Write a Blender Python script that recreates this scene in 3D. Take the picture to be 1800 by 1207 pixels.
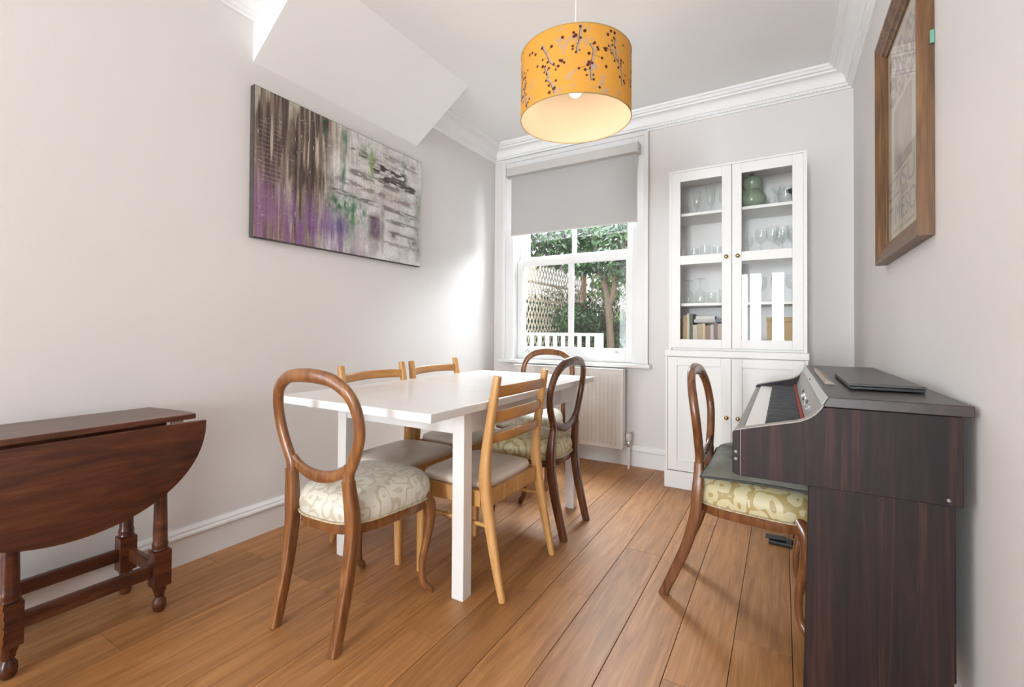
import bpy, bmesh, math, random
import numpy as np
from mathutils import Vector, Matrix
random.seed(11); rng = np.random.default_rng(5)
for o in list(bpy.data.objects): bpy.data.objects.remove(o)
S = bpy.context.scene
COL = S.collection
R = math.radians

# ------------------------------------------------------------------ camera
XL, XR, YB, ZC, CEIL, YR = -2.323, 0.391, 3.598, 2.616, 2.75, -6.5
cam_d = bpy.data.cameras.new('camera'); cam = bpy.data.objects.new('camera', cam_d); COL.objects.link(cam)
yaw, pitch, roll, fpx, pcx, pcy = .5329, .0123, .0063, 804.12, 901.25, 572.02
F0 = Vector((-math.sin(yaw), math.cos(yaw), 0)); R0 = Vector((math.cos(yaw), math.sin(yaw), 0)); U0 = Vector((0, 0, 1))
Fv = F0*math.cos(pitch) + U0*math.sin(pitch); U1 = -F0*math.sin(pitch) + U0*math.cos(pitch)
Rv = R0*math.cos(roll) + U1*math.sin(roll); Uv = -R0*math.sin(roll) + U1*math.cos(roll)
m = Matrix.Identity(4)
for i in range(3): m[i][0], m[i][1], m[i][2] = Rv[i], Uv[i], -Fv[i]
m.translation = Vector((0, 0, 1.05)); cam.matrix_world = m
cam_d.sensor_width = 36; cam_d.lens = fpx/1800*36
cam_d.shift_x = (900-pcx)/1800; cam_d.shift_y = (pcy-603.5)/1800
cam_d.clip_start = .02
S.camera = cam
S.cycles.transparent_max_bounces = 24

# ------------------------------------------------------------------ light
W = bpy.data.worlds.new('sky'); S.world = W; W.use_nodes = True
wn = W.node_tree.nodes; wl = W.node_tree.links
bg = wn['Background']; bg.inputs[0].default_value = (.93, .97, 1.0, 1); bg.inputs[1].default_value = 1.3
def light(name, kind, energy, loc, rot=(0, 0, 0), color=(1, 1, 1), **k):
    d = bpy.data.lights.new(name, kind); d.energy = energy; d.color = color
    for a, b in k.items(): setattr(d, a, b)
    o = bpy.data.objects.new(name, d); COL.objects.link(o); o.location = loc; o.rotation_euler = rot
    return o
light('sun', 'SUN', 1.5, (0, 0, 6), (R(30), 0, R(50)), (1, .95, .86), angle=R(3))
# daylight arriving through the rear window, plus an added side fill
light('rear_window_daylight', 'AREA', 730, (-.5, YR-.3, 1.40), (R(106), 0, 0), (.84, .925, 1), shape='RECTANGLE', size=1.6, size_y=2.5)
light('side_fill_light', 'AREA', 75, (XL-.3, -1.6, 1.2), (0, R(-126), 0), (.84, .925, 1), shape='RECTANGLE', size=1.6, size_y=2.6)  # fill lamp added out of view to brighten the room
# open sky above the garden, in front of the sash window
light('garden_daylight', 'AREA', 420, (-1.5, 4.55, 2.78), (R(-48), 0, 0), (.85, .93, 1), shape='RECTANGLE', size=2.0, size_y=1.0)
V = S.view_settings
V.view_transform = 'Standard'; V.look = 'None'; V.exposure = 0.06; V.gamma = 1.0; V.use_curve_mapping = False

# ------------------------------------------------------------------ mesh helpers
class MB:
    def __init__(s): s.v = []; s.f = []
    def add(s, vs, fs):
        n = len(s.v); s.v += [tuple(p) for p in vs]; s.f += [tuple(n+i for i in f) for f in fs]; return s
    def box(s, x0, x1, y0, y1, z0, z1):
        return s.add([(x0,y0,z0),(x1,y0,z0),(x1,y1,z0),(x0,y1,z0),(x0,y0,z1),(x1,y0,z1),(x1,y1,z1),(x0,y1,z1)],
                     [(3,2,1,0),(4,5,6,7),(0,1,5,4),(1,2,6,5),(2,3,7,6),(3,0,4,7)])
    def prism(s, poly, ax, a, b):
        """poly: 2-D points in the two axes other than ax (in x,y,z order), extruded from a to b"""
        def mk(p, t):
            q = list(p); q.insert(ax, t); return q
        n = len(poly)
        vs = [mk(p, a) for p in poly] + [mk(p, b) for p in poly]
        fs = [tuple(range(n))[::-1], tuple(range(n, 2*n))] + [(i, (i+1) % n, n+(i+1) % n, n+i) for i in range(n)]
        return s.add(vs, fs)
    def lathe(s, prof, seg=20, c=(0, 0, 0), cap=True):
        n = len(prof); vs = []; fs = []
        for r, z in prof:
            for k in range(seg):
                a = 2*math.pi*k/seg; vs.append((c[0]+r*math.cos(a), c[1]+r*math.sin(a), c[2]+z))
        for i in range(n-1):
            for k in range(seg):
                fs.append((i*seg+k, i*seg+(k+1) % seg, (i+1)*seg+(k+1) % seg, (i+1)*seg+k))
        if cap:
            fs.append(tuple(range(seg))[::-1]); fs.append(tuple((n-1)*seg+k for k in range(seg)))
        return s.add(vs, fs)
    def sweep(s, path, size, depth=(0, 1, 0), seg=12, power=2.6, closed=False):
        """superellipse section (half sizes per point: along in-plane normal, along depth axis)"""
        P = [Vector(p) for p in path]; n = len(P); vs = []; fs = []
        for i in range(n):
            if closed: t = P[(i+1) % n] - P[i-1]
            else: t = P[min(i+1, n-1)] - P[max(i-1, 0)]
            t.normalize(); b = Vector(depth); b = (b - t*b.dot(t)).normalized(); nn = b.cross(t)
            w, d = size[i] if isinstance(size, list) else size
            for k in range(seg):
                a = 2*math.pi*(k+.5)/seg; ca, sa = math.cos(a), math.sin(a)
                e = 2/power
                u = math.copysign(abs(ca)**e, ca)*w; q = math.copysign(abs(sa)**e, sa)*d
                vs.append(P[i] + nn*u + b*q)
        for i in range(n if closed else n-1):
            j = (i+1) % n
            for k in range(seg):
                fs.append((i*seg+k, i*seg+(k+1) % seg, j*seg+(k+1) % seg, j*seg+k))
        if not closed:
            fs.append(tuple(range(seg))[::-1]); fs.append(tuple((n-1)*seg+k for k in range(seg)))
        return s.add(vs, fs)
    def tube(s, path, r, seg=10):
        d = (0, 0, 1) if abs(Vector(path[-1])[2]-Vector(path[0])[2]) < .6*(Vector(path[-1])-Vector(path[0])).length else (0, 1, 0)
        return s.sweep(path, (r, r), d, seg, 2)
    def rings(s, rings, cap0=True, cap1=True):
        n = len(rings[0]); vs = [p for r in rings for p in r]; fs = []
        for i in range(len(rings)-1):
            for k in range(n):
                fs.append((i*n+k, i*n+(k+1) % n, (i+1)*n+(k+1) % n, (i+1)*n+k))
        if cap0: fs.append(tuple(range(n))[::-1])
        if cap1: fs.append(tuple((len(rings)-1)*n+k for k in range(n)))
        return s.add(vs, fs)

def build(mb, name, mat, parent=None, smooth=False, bevel=0, angle=40, recalc=True):
    me = bpy.data.meshes.new(name); me.from_pydata([tuple(v) for v in mb.v], [], mb.f)
    if recalc:
        bm = bmesh.new(); bm.from_mesh(me); bmesh.ops.recalc_face_normals(bm, faces=bm.faces); bm.to_mesh(me); bm.free()
    if mat: me.materials.append(mat)
    if smooth:
        me.polygons.foreach_set('use_smooth', [True]*len(me.polygons)); me.set_sharp_from_angle(angle=R(angle))
    me.update()
    o = bpy.data.objects.new(name, me); COL.objects.link(o)
    if parent: o.parent = parent
    if bevel:
        b = o.modifiers.new('bevel', 'BEVEL'); b.width = bevel; b.segments = 2; b.limit_method = 'ANGLE'; b.angle_limit = R(40)
    return o
def tag(o, label=None, cat=None, group=None, kind=None):
    if label: o['label'] = label
    if cat: o['category'] = cat
    if group: o['group'] = group
    if kind: o['kind'] = kind
    return o
def thing(name, label, cat, loc=(0, 0, 0), rz=0, group=None):
    o = bpy.data.objects.new(name, None); COL.objects.link(o); o.location = loc; o.rotation_euler.z = rz
    o.empty_display_size = .1
    return tag(o, label, cat, group)
def copy_tree(o, parent=None):
    c = o.copy(); COL.objects.link(c); c.parent = parent
    for ch in o.children: copy_tree(ch, c)
    return c
def spline(pts, n):
    """Catmull-Rom through points of any dimension"""
    P = [np.array(p, float) for p in pts]; P = [2*P[0]-P[1]] + P + [2*P[-1]-P[-2]]; out = []
    for i in range(1, len(P)-2):
        for k in range(n):
            t = k/n; a, b, c, d = P[i-1:i+3]
            out.append(.5*(2*b+(c-a)*t+(2*a-5*b+4*c-d)*t*t+(-a+3*b-3*c+d)*t**3))
    out.append(P[-2]); return out

# ------------------------------------------------------------------ materials
MATS = {}
def mat(name):
    M = bpy.data.materials.new(name); M.use_nodes = True; MATS[name] = M
    nt = M.node_tree; return M, nt.nodes, nt.links, nt.nodes['Principled BSDF']
def plain(name, col, rough=.5, metal=0, coat=0, noise=0, nscale=6, bump=0, bscale=200, spec=.5, stretch=(1, 1, 1)):
    M, n, l, p = mat(name)
    p.inputs['Base Color'].default_value = (*col, 1); p.inputs['Roughness'].default_value = rough
    p.inputs['Metallic'].default_value = metal; p.inputs['Coat Weight'].default_value = coat
    p.inputs['Specular IOR Level'].default_value = spec
    tc = n.new('ShaderNodeTexCoord'); mp = n.new('ShaderNodeMapping'); l.new(tc.outputs['Object'], mp.inputs[0])
    mp.inputs['Scale'].default_value = stretch
    if noise:
        t = n.new('ShaderNodeTexNoise'); t.inputs['Scale'].default_value = nscale; t.inputs['Detail'].default_value = 5
        l.new(mp.outputs[0], t.inputs['Vector'])
        r = n.new('ShaderNodeMapRange'); r.inputs[1].default_value = .3; r.inputs[2].default_value = .7
        r.inputs[3].default_value = 1-noise; r.inputs[4].default_value = 1+noise*.6
        l.new(t.outputs['Fac'], r.inputs[0])
        x = n.new('ShaderNodeMix'); x.data_type = 'RGBA'; x.blend_type = 'MULTIPLY'; x.inputs[0].default_value = 1
        x.inputs[6].default_value = (*col, 1); l.new(r.outputs[0], x.inputs[7]); l.new(x.outputs[2], p.inputs['Base Color'])
    if bump:
        t = n.new('ShaderNodeTexNoise'); t.inputs['Scale'].default_value = bscale; t.inputs['Detail'].default_value = 3
        l.new(mp.outputs[0], t.inputs['Vector'])
        b = n.new('ShaderNodeBump'); b.inputs['Strength'].default_value = bump; b.inputs['Distance'].default_value = .002
        l.new(t.outputs['Fac'], b.inputs['Height']); l.new(b.outputs[0], p.inputs['Normal'])
    return M
def wood(name, cols, stretch=(14, 14, 1.2), scale=1.6, rough=.4, coat=0, bump=.08, var=.12, spec=.5, dist=1.2, pos=(.28, .5, .72)):
    """grain runs along the axis with the small stretch value"""
    M, n, l, p = mat(name)
    tc = n.new('ShaderNodeTexCoord'); oi = n.new('ShaderNodeObjectInfo')
    ad = n.new('ShaderNodeVectorMath'); ad.operation = 'MULTIPLY_ADD'
    ad.inputs[1].default_value = (1, 1, 1)
    sc = n.new('ShaderNodeVectorMath'); sc.operation = 'SCALE'; sc.inputs[0].default_value = (7.3, 3.1, 5.7)
    l.new(oi.outputs['Random'], sc.inputs['Scale']); l.new(tc.outputs['Object'], ad.inputs[0]); l.new(sc.outputs[0], ad.inputs[2])
    mp = n.new('ShaderNodeMapping'); mp.inputs['Scale'].default_value = stretch; l.new(ad.outputs[0], mp.inputs[0])
    t = n.new('ShaderNodeTexNoise'); t.inputs['Scale'].default_value = scale; t.inputs['Detail'].default_value = 9
    t.inputs['Roughness'].default_value = .62; t.inputs['Distortion'].default_value = dist
    l.new(mp.outputs[0], t.inputs['Vector'])
    cr = n.new('ShaderNodeValToRGB'); e = cr.color_ramp.elements
    e[0].position = pos[0]; e[0].color = (*cols[0], 1); e[1].position = pos[2]; e[1].color = (*cols[2], 1)
    k = e.new(pos[1]); k.color = (*cols[1], 1)
    l.new(t.outputs['Fac'], cr.inputs[0])
    hs = n.new('ShaderNodeHueSaturation'); mr = n.new('ShaderNodeMapRange')
    mr.inputs[3].default_value = 1-var; mr.inputs[4].default_value = 1+var
    l.new(oi.outputs['Random'], mr.inputs[0]); l.new(mr.outputs[0], hs.inputs['Value']); l.new(cr.outputs[0], hs.inputs['Color'])
    l.new(hs.outputs[0], p.inputs['Base Color'])
    p.inputs['Roughness'].default_value = rough; p.inputs['Coat Weight'].default_value = coat; p.inputs['Coat Roughness'].default_value = .15
    p.inputs['Specular IOR Level'].default_value = spec
    b = n.new('ShaderNodeBump'); b.inputs['Strength'].default_value = bump; b.inputs['Distance'].default_value = .002
    l.new(t.outputs['Fac'], b.inputs['Height']); l.new(b.outputs[0], p.inputs['Normal'])
    return M
def printed(name, rough=.6, translucent=0, coat=0):
    """colour print stored as a colour attribute on the flat mesh"""
    M, n, l, p = mat(name)
    a = n.new('ShaderNodeVertexColor'); a.layer_name = 'print'
    l.new(a.outputs[0], p.inputs['Base Color']); p.inputs['Roughness'].default_value = rough; p.inputs['Coat Weight'].default_value = coat
    if translucent:
        t = n.new('ShaderNodeBsdfTranslucent'); l.new(a.outputs[0], t.inputs[0]); mx = n.new('ShaderNodeMixShader')
        mx.inputs[0].default_value = translucent; l.new(p.outputs[0], mx.inputs[1]); l.new(t.outputs[0], mx.inputs[2])
        l.new(mx.outputs[0], n['Material Output'].inputs[0])
    return M
def glass(name, tint=(1, 1, 1), base=.045, gain=.9):
    M, n, l, p = mat(name); n.remove(p)
    tr = n.new('ShaderNodeBsdfTransparent'); tr.inputs[0].default_value = (*tint, 1)
    gl = n.new('ShaderNodeBsdfGlossy'); gl.inputs['Roughness'].default_value = .01
    lw = n.new('ShaderNodeLayerWeight'); lw.inputs[0].default_value = .5
    pw = n.new('ShaderNodeMath'); pw.operation = 'POWER'; pw.inputs[1].default_value = 4.5; l.new(lw.outputs['Facing'], pw.inputs[0])
    ma = n.new('ShaderNodeMath'); ma.operation = 'MULTIPLY_ADD'; ma.inputs[1].default_value = gain; ma.inputs[2].default_value = base
    l.new(pw.outputs[0], ma.inputs[0]); mx = n.new('ShaderNodeMixShader')
    l.new(ma.outputs[0], mx.inputs[0]); l.new(tr.outputs[0], mx.inputs[1]); l.new(gl.outputs[0], mx.inputs[2])
    l.new(mx.outputs[0], n['Material Output'].inputs[0])
    return M
def lit_cloth(name, col, tr):
    M, n, l, p = mat(name); p.inputs['Base Color'].default_value = (*col, 1); p.inputs['Roughness'].default_value = .8
    t = n.new('ShaderNodeBsdfTranslucent'); t.inputs[0].default_value = (*col, 1); mx = n.new('ShaderNodeMixShader')
    mx.inputs[0].default_value = tr; l.new(p.outputs[0], mx.inputs[1]); l.new(t.outputs[0], mx.inputs[2])
    l.new(mx.outputs[0], n['Material Output'].inputs[0]); return M
def emit(name, col, s):
    M, n, l, p = mat(name); p.inputs['Emission Color'].default_value = (*col, 1); p.inputs['Emission Strength'].default_value = s
    return M
def damask(name, c0, c1, scale=13):
    M, n, l, p = mat(name)
    tc = n.new('ShaderNodeTexCoord'); mp = n.new('ShaderNodeMapping'); mp.inputs['Scale'].default_value = (scale, scale, scale*.8)
    l.new(tc.outputs['Object'], mp.inputs[0])
    nz = n.new('ShaderNodeTexNoise'); nz.inputs['Scale'].default_value = .9; nz.inputs['Detail'].default_value = 1; l.new(mp.outputs[0], nz.inputs['Vector'])
    mx = n.new('ShaderNodeMix'); mx.data_type = 'VECTOR'; mx.inputs[0].default_value = .5
    l.new(mp.outputs[0], mx.inputs[4]); l.new(nz.outputs['Color'], mx.inputs[5])
    vo = n.new('ShaderNodeTexVoronoi'); vo.feature = 'SMOOTH_F1'; vo.inputs['Smoothness'].default_value = .22; vo.inputs['Scale'].default_value = 1.9; l.new(mx.outputs[1], vo.inputs['Vector'])
    sn = n.new('ShaderNodeMath'); sn.operation = 'SINE'; mu = n.new('ShaderNodeMath'); mu.operation = 'MULTIPLY'; mu.inputs[1].default_value = 15
    l.new(vo.outputs['Distance'], mu.inputs[0]); l.new(mu.outputs[0], sn.inputs[0])
    n2 = n.new('ShaderNodeTexNoise'); n2.inputs['Scale'].default_value = 1.5; n2.inputs['Detail'].default_value = 2; l.new(mp.outputs[0], n2.inputs['Vector'])
    su = n.new('ShaderNodeMath'); su.operation = 'MULTIPLY_ADD'; su.inputs[1].default_value = 3.0; su.inputs[2].default_value = -1.5; l.new(n2.outputs['Fac'], su.inputs[0])
    ad = n.new('ShaderNodeMath'); l.new(sn.outputs[0], ad.inputs[0]); l.new(su.outputs[0], ad.inputs[1])
    cr = n.new('ShaderNodeValToRGB'); e = cr.color_ramp.elements; e[0].position = .35; e[0].color = (*c0, 1); e[1].position = .6; e[1].color = (*c1, 1)
    l.new(ad.outputs[0], cr.inputs[0]); l.new(cr.outputs[0], p.inputs['Base Color'])
    p.inputs['Roughness'].default_value = .42; p.inputs['Sheen Weight'].default_value = .2
    w = n.new('ShaderNodeTexNoise'); w.inputs['Scale'].default_value = 9; b = n.new('ShaderNodeBump'); b.inputs['Strength'].default_value = .25; b.inputs['Distance'].default_value = .01
    l.new(tc.outputs['Object'], w.inputs['Vector']); l.new(w.outputs['Fac'], b.inputs['Height']); l.new(b.outputs[0], p.inputs['Normal'])
    return M

wall_m = plain('wall_paint', (.775, .745, .722), .75, noise=.025, nscale=1.3, bump=.12, bscale=260, stretch=(1, 1, .35), spec=.25)
ceil_m = plain('ceiling_paint', (.925, .925, .915), .85, noise=.01, nscale=2, spec=.2)
trim_m = plain('white_trim_gloss', (.84, .83, .815), .35, noise=.015, nscale=5)
white_m = plain('white_cabinet_paint', (.86, .855, .83), .4, noise=.012, nscale=4)
sash_m = plain('white_sash_paint', (.79, .785, .775), .35, noise=.01, nscale=4)
oak_m = wood('oak_floor', [(.30, .122, .037), (.42, .186, .060), (.53, .262, .100)], (9, .7, 3), 2.2, .44, bump=.06, var=.14, dist=2.4, pos=(.25, .5, .75))
def cathedral(M):
    n, l = M.node_tree.nodes, M.node_tree.links; p = n['Principled BSDF']; src_ = p.inputs['Base Color'].links[0].from_socket
    mp0 = [q for q in n if q.type == 'MAPPING'][0]; vec = mp0.inputs[0].links[0].from_socket
    mp = n.new('ShaderNodeMapping'); mp.inputs['Scale'].default_value = (1, .09, 1); l.new(vec, mp.inputs[0])
    nz = n.new('ShaderNodeTexNoise'); nz.inputs['Scale'].default_value = 5.5; nz.inputs['Detail'].default_value = 2; l.new(mp.outputs[0], nz.inputs['Vector'])
    mu = n.new('ShaderNodeMath'); mu.operation = 'MULTIPLY'; mu.inputs[1].default_value = 70; l.new(nz.outputs['Fac'], mu.inputs[0])
    sn = n.new('ShaderNodeMath'); sn.operation = 'SINE'; l.new(mu.outputs[0], sn.inputs[0])
    f2 = n.new('ShaderNodeMapping'); f2.inputs['Scale'].default_value = (90, 3, 1); l.new(vec, f2.inputs[0])
    n2 = n.new('ShaderNodeTexNoise'); n2.inputs['Scale'].default_value = 1.5; n2.inputs['Detail'].default_value = 3; l.new(f2.outputs[0], n2.inputs['Vector'])
    r1 = n.new('ShaderNodeMapRange'); r1.inputs[1].default_value = -.2; r1.inputs[2].default_value = 1; r1.inputs[3].default_value = 1.02; r1.inputs[4].default_value = .88; l.new(sn.outputs[0], r1.inputs[0])
    r2_ = n.new('ShaderNodeMapRange'); r2_.inputs[1].default_value = .35; r2_.inputs[2].default_value = .65; r2_.inputs[3].default_value = .92; r2_.inputs[4].default_value = 1.05; l.new(n2.outputs['Fac'], r2_.inputs[0])
    m2 = n.new('ShaderNodeMath'); m2.operation = 'MULTIPLY'; l.new(r1.outputs[0], m2.inputs[0]); l.new(r2_.outputs[0], m2.inputs[1])
    x = n.new('ShaderNodeMix'); x.data_type = 'RGBA'; x.blend_type = 'MULTIPLY'; x.inputs[0].default_value = 1; l.new(src_, x.inputs[6]); l.new(m2.outputs[0], x.inputs[7]); l.new(x.outputs[2], p.inputs['Base Color'])
cathedral(oak_m)
gap_m = plain('floor_joint', (.10, .05, .02), .8)
walnut_m = wood('walnut', [(.10, .035, .012), (.22, .085, .028), (.34, .15, .05)], (16, 16, 1.6), 1.6, .28, coat=.3, var=.06)
walnut_dark_m = wood('dark_walnut', [(.055, .018, .009), (.12, .042, .018), (.20, .08, .03)], (16, 16, 1.6), 1.6, .25, coat=.35, var=.08)
beech_m = wood('honey_beech', [(.46, .22, .065), (.58, .30, .10), (.68, .39, .16)], (16, 16, 1.4), 1.5, .38, coat=.1, var=.05)
beech2_m = wood('amber_beech', [(.36, .15, .034), (.48, .215, .058), (.58, .29, .095)], (1.6, 16, 16), 1.5, .36, coat=.15, var=.05)
gate_m = wood('stained_oak', [(.026, .007, .004), (.080, .021, .009), (.165, .052, .019)], (9, 1.3, 9), 2.0, .33, coat=.15, var=.06)
rose_m = wood('rosewood', [(.008, .004, .004), (.017, .0070, .0065), (.058, .019, .012)], (17, 17, .7), 1.7, .5, var=.03, bump=.03, pos=(.36, .52, .68), spec=.3)
rosetop_m = wood('rosewood_top', [(.014, .008, .007), (.024, .013, .011), (.040, .021, .016)], (15, .8, 15), 1.7, .34, var=.03, bump=.02, spec=.7)
frame_m = wood('brown_frame_wood', [(.055, .026, .010), (.16, .075, .026), (.27, .13, .045)], (14, 14, 1.4), 1.6, .4, var=.08)
table_m = plain('white_table_lacquer', (.82, .79, .765), .22, noise=.02, nscale=3)
dam_cream = damask('cream_damask', (.67, .63, .53), (.53, .47, .35), 19)
dam_gold = damask('gold_damask', (.64, .56, .33), (.44, .325, .125), 16)
braid_m = plain('gimp_braid', (.56, .44, .28), .8, noise=.35, nscale=90)
vinyl_m = plain('taupe_vinyl', (.73, .635, .55), .42, noise=.06, nscale=8, bump=.1, bscale=300)
cush_m = plain('grey_green_cotton', (.165, .160, .132), .75, noise=.3, nscale=11, bump=.25, bscale=60)
brass_m = plain('aged_brass', (.42, .31, .14), .35, metal=1)
chrome_m = plain('chrome', (.75, .75, .74), .2, metal=1)
steel_m = plain('painted_steel', (.80, .77, .73), .4, noise=.01)
black_m = plain('black_plastic', (.012, .012, .013), .4)
ebony_m = plain('matt_black_key', (.018, .018, .02), .45)
ivory_m = plain('white_key', (.86, .83, .79), .28)
felt_m = plain('red_felt', (.34, .05, .035), .9)
panel_m = plain('satin_panel', (.26, .235, .21), .38)
band_m = plain('edge_band', (.30, .26, .235), .4)
blind_m = lit_cloth('blind_fabric', (.51, .50, .48), .10)
cass_m = plain('blind_cassette', (.58, .555, .525), .5)
pane_m = glass('window_glass')
cab_glass = glass('cabinet_glass', base=.014, gain=.7)
ware_m = glass('glassware', (.95, .965, .96), .06, .7)
pic_glass = glass('picture_glass', base=.03, gain=.5)
paint_m = printed('canvas_print', .45)
poster_m = printed('poster_print', .6)
shade_m = printed('shade_print', .8, .25)
lining_m = lit_cloth('shade_lining', (.56, .475, .385), .25)
bulb_m = emit('bulb_glow', (1, .86, .62), 8)

def structure(name, mb, m, **k): return tag(build(mb, name, m, **k), kind='structure')

# ------------------------------------------------------------------ room shell
T = .25
structure('floor', MB().box(XL-T, XR+T, YR-T, YB+T, -.10, -.014), gap_m)
floor = bpy.data.objects['floor']
pit = .1715; seam0 = -.6588
joints = {-9: 1.242, -8: .652, -7: 1.23, -5: 1.245, -2: 1.65, 0: 2.214, 2: 1.442}
for row in range(-10, 7):
    a, b = seam0+row*pit, seam0+(row+1)*pit
    a2, b2 = max(a, XL+.001), min(b, XR-.001)
    if b2-a2 < .01: continue
    j = joints.get(row, random.uniform(.3, 2.1)); L = 1.86
    y = j - L*math.ceil((j-YR)/L)
    while y < YB:
        y0, y1 = max(y, YR+.001), min(y+L, YB-.001)
        if y1-y0 > .02:
            hx, hy = (b2-a2)/2-.0010, (y1-y0)/2-.0005
            o = build(MB().box(-hx, hx, -hy, hy, -.013, 0), 'floor_plank', oak_m, floor, bevel=.0011)
            o.location = ((a2+b2)/2, (y0+y1)/2, 0)
        y += L
# walls
structure('wall_left', MB().box(XL-T, XL, -.1, YB+T, 0, CEIL+.3).box(XL-T, XL, YR-T, -3.1, 0, CEIL+.3).box(XL-T, XL, -3.1, -.1, 0, .3).box(XL-T, XL, -3.1, -.1, 2.45, CEIL+.3), wall_m)
structure('wall_right', MB().box(XR, XR+T, YR-T, YB+T, 0, CEIL+.3), wall_m)
wx0, wx1, wz0, wz1 = -2.12, -1.0, .775, 2.50
structure('wall_back', MB().box(XL, wx0, YB, YB+T, 0, CEIL+.3).box(wx1, XR, YB, YB+T, 0, CEIL+.3).box(wx0, wx1, YB, YB+T, 0, wz0).box(wx0, wx1, YB, YB+T, wz1, CEIL+.3), wall_m)
rx0, rx1, rz0, rz1 = -1.28, .28, .15, 2.62
structure('wall_rear', MB().box(XL, rx0, YR-T, YR, 0, CEIL+.3).box(rx1, XR, YR-T, YR, 0, CEIL+.3).box(rx0, rx1, YR-T, YR, 0, rz0).box(rx0, rx1, YR-T, YR, rz1, CEIL+.3), wall_m)
structure('ceiling', MB().box(XL-T, XR+T, YR-T, YB+T, CEIL, CEIL+.25), ceil_m)
# sloping underside of the stairs against the left wall
A0, A1, B0, B1, C0, C1 = (XL, 1.318, 2.415), (XL, 2.531, 2.415), (-1.88, 1.318, CEIL), (-1.88, 2.556, CEIL), (XL, 1.318, CEIL), (XL, 2.556, CEIL)
structure('ceiling_slope', MB().add([A0, A1, B0, B1, C0, C1], [(0, 1, 3, 2), (0, 2, 4), (1, 5, 3), (4, 2, 3, 5), (0, 4, 5, 1)]), ceil_m)
# cornice: profile (distance from wall, height)
prof = [(0, 2.616), (.012, 2.616), (.016, 2.626), (.030, 2.630), (.032, 2.643), (.042, 2.647), (.044, 2.655)]
prof += [(.044+.048*(1-math.cos(a)), 2.655+.05*math.sin(a)) for a in [R(18*i) for i in range(1, 6)]]
prof += [(.098, 2.706), (.10, 2.718), (.115, 2.72), (.122, 2.732), (.134, 2.738), (.136, CEIL), (0, CEIL)]
def run(path, prof, name, m, parent=None):
    """profile carried along a polyline in plan with mitred corners, room on the right-hand side of travel"""
    P = [Vector((p[0], p[1])) for p in path]; rings = []
    for i, p in enumerate(P):
        d0 = (P[i]-P[i-1]).normalized() if i else None; d1 = (P[i+1]-P[i]).normalized() if i < len(P)-1 else None
        n0 = Vector((d0.y, -d0.x)) if d0 else None; n1 = Vector((d1.y, -d1.x)) if d1 else None
        if n0 and n1: b = (n0+n1); b = b/(b.dot(n0))
        else: b = n0 or n1
        rings.append([(p.x+b.x*d, p.y+b.y*d, z) for d, z in prof])
    return structure(name, MB().rings(rings), m, smooth=True, angle=25)
c1 = run([(XL, 2.552), (XL, YB), (XR, YB), (XR, YR)], prof, 'trim_1', ceil_m)
c2 = run([(XL, YR), (XL, 1.318)], prof, 'trim_2', ceil_m)
def beads(path, name, parent):
    mb = MB()
    for (x0, y0), (x1, y1), (nx, ny) in path:
        L = math.hypot(x1-x0, y1-y0); k = int(L/.024)
        for i in range(k):
            t = (i+.5)/k; x = x0+(x1-x0)*t+nx*.029; y = y0+(y1-y0)*t+ny*.029; r = .0078; z = 2.6365
            mb.add([(x-r, y, z), (x, y-r, z), (x+r, y, z), (x, y+r, z), (x, y, z-r*1.1), (x, y, z+r*1.1)],
                   [(0, 1, 5), (1, 2, 5), (2, 3, 5), (3, 0, 5), (1, 0, 4), (2, 1, 4), (3, 2, 4), (0, 3, 4)])
    tag(build(mb, name, ceil_m, parent, smooth=True, angle=80), kind='stuff')
beads([((XL, 2.60), (XL, YB-.04), (1, 0)), ((XL+.04, YB), (XR-.04, YB), (0, -1)), ((XR, YB-.04), (XR, .2), (-1, 0))], 'egg_moulding', c1)
# skirting
bp = [(0, 0), (.018, 0), (.018, .112), (.023, .116), (.026, .124), (.023, .132), (.017, .136), (.016, .145), (.011, .151), (.007, .158), (0, .158)]
run([(XL, YR), (XL, YB-.027)], bp, 'baseboard_left', trim_m)
run([(XL, YB), (-.70, YB)], bp, 'baseboard_back', trim_m)
run([(XR, YB-.36), (XR, YR)], bp, 'baseboard_right', trim_m)

# ------------------------------------------------------------------ garden window
win = tag(bpy.data.objects.new('window_1', None), kind='structure'); COL.objects.link(win); win.location = (-1.55, 3.6, .78)
WO = Matrix.Translation((1.55, -3.6, -.78))
def wpart(mb, name, m, parent=win, **k):
    o = build(mb, name, m, parent, **k)
    if parent is win: o.matrix_parent_inverse = WO
    return o
ca, cb = -2.205, -.905
cas = MB().box(ca, -2.10, 3.572, YB-.001, .80, 2.605).box(-1.02, cb, 3.572, YB-.001, .80, 2.605).box(-2.10, -1.02, 3.572, YB-.001, 2.47, 2.605)
wpart(cas, 'casing', sash_m, bevel=.004)
arch = MB().box(ca-.012, ca+.022, 3.560, 3.572, .80, 2.612).box(cb-.022, cb+.012, 3.560, 3.572, .80, 2.612).box(ca+.022, cb-.022, 3.560, 3.572, 2.582, 2.612)
wpart(arch, 'architrave', sash_m, bevel=.003)
wpart(MB().box(-2.118, -2.10, 3.60, 3.80, .80, 2.49).box(-1.02, -1.002, 3.60, 3.80, .80, 2.49).box(-2.10, -1.02, 3.60, 3.80, 2.47, 2.49), 'box_frame', sash_m)
wpart(MB().box(-2.225, -.868, 3.505, 3.597, .772, .800).box(-2.118, -1.002, 3.597, 3.84, .777, .800), 'window_sill', sash_m, bevel=.005)
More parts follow.
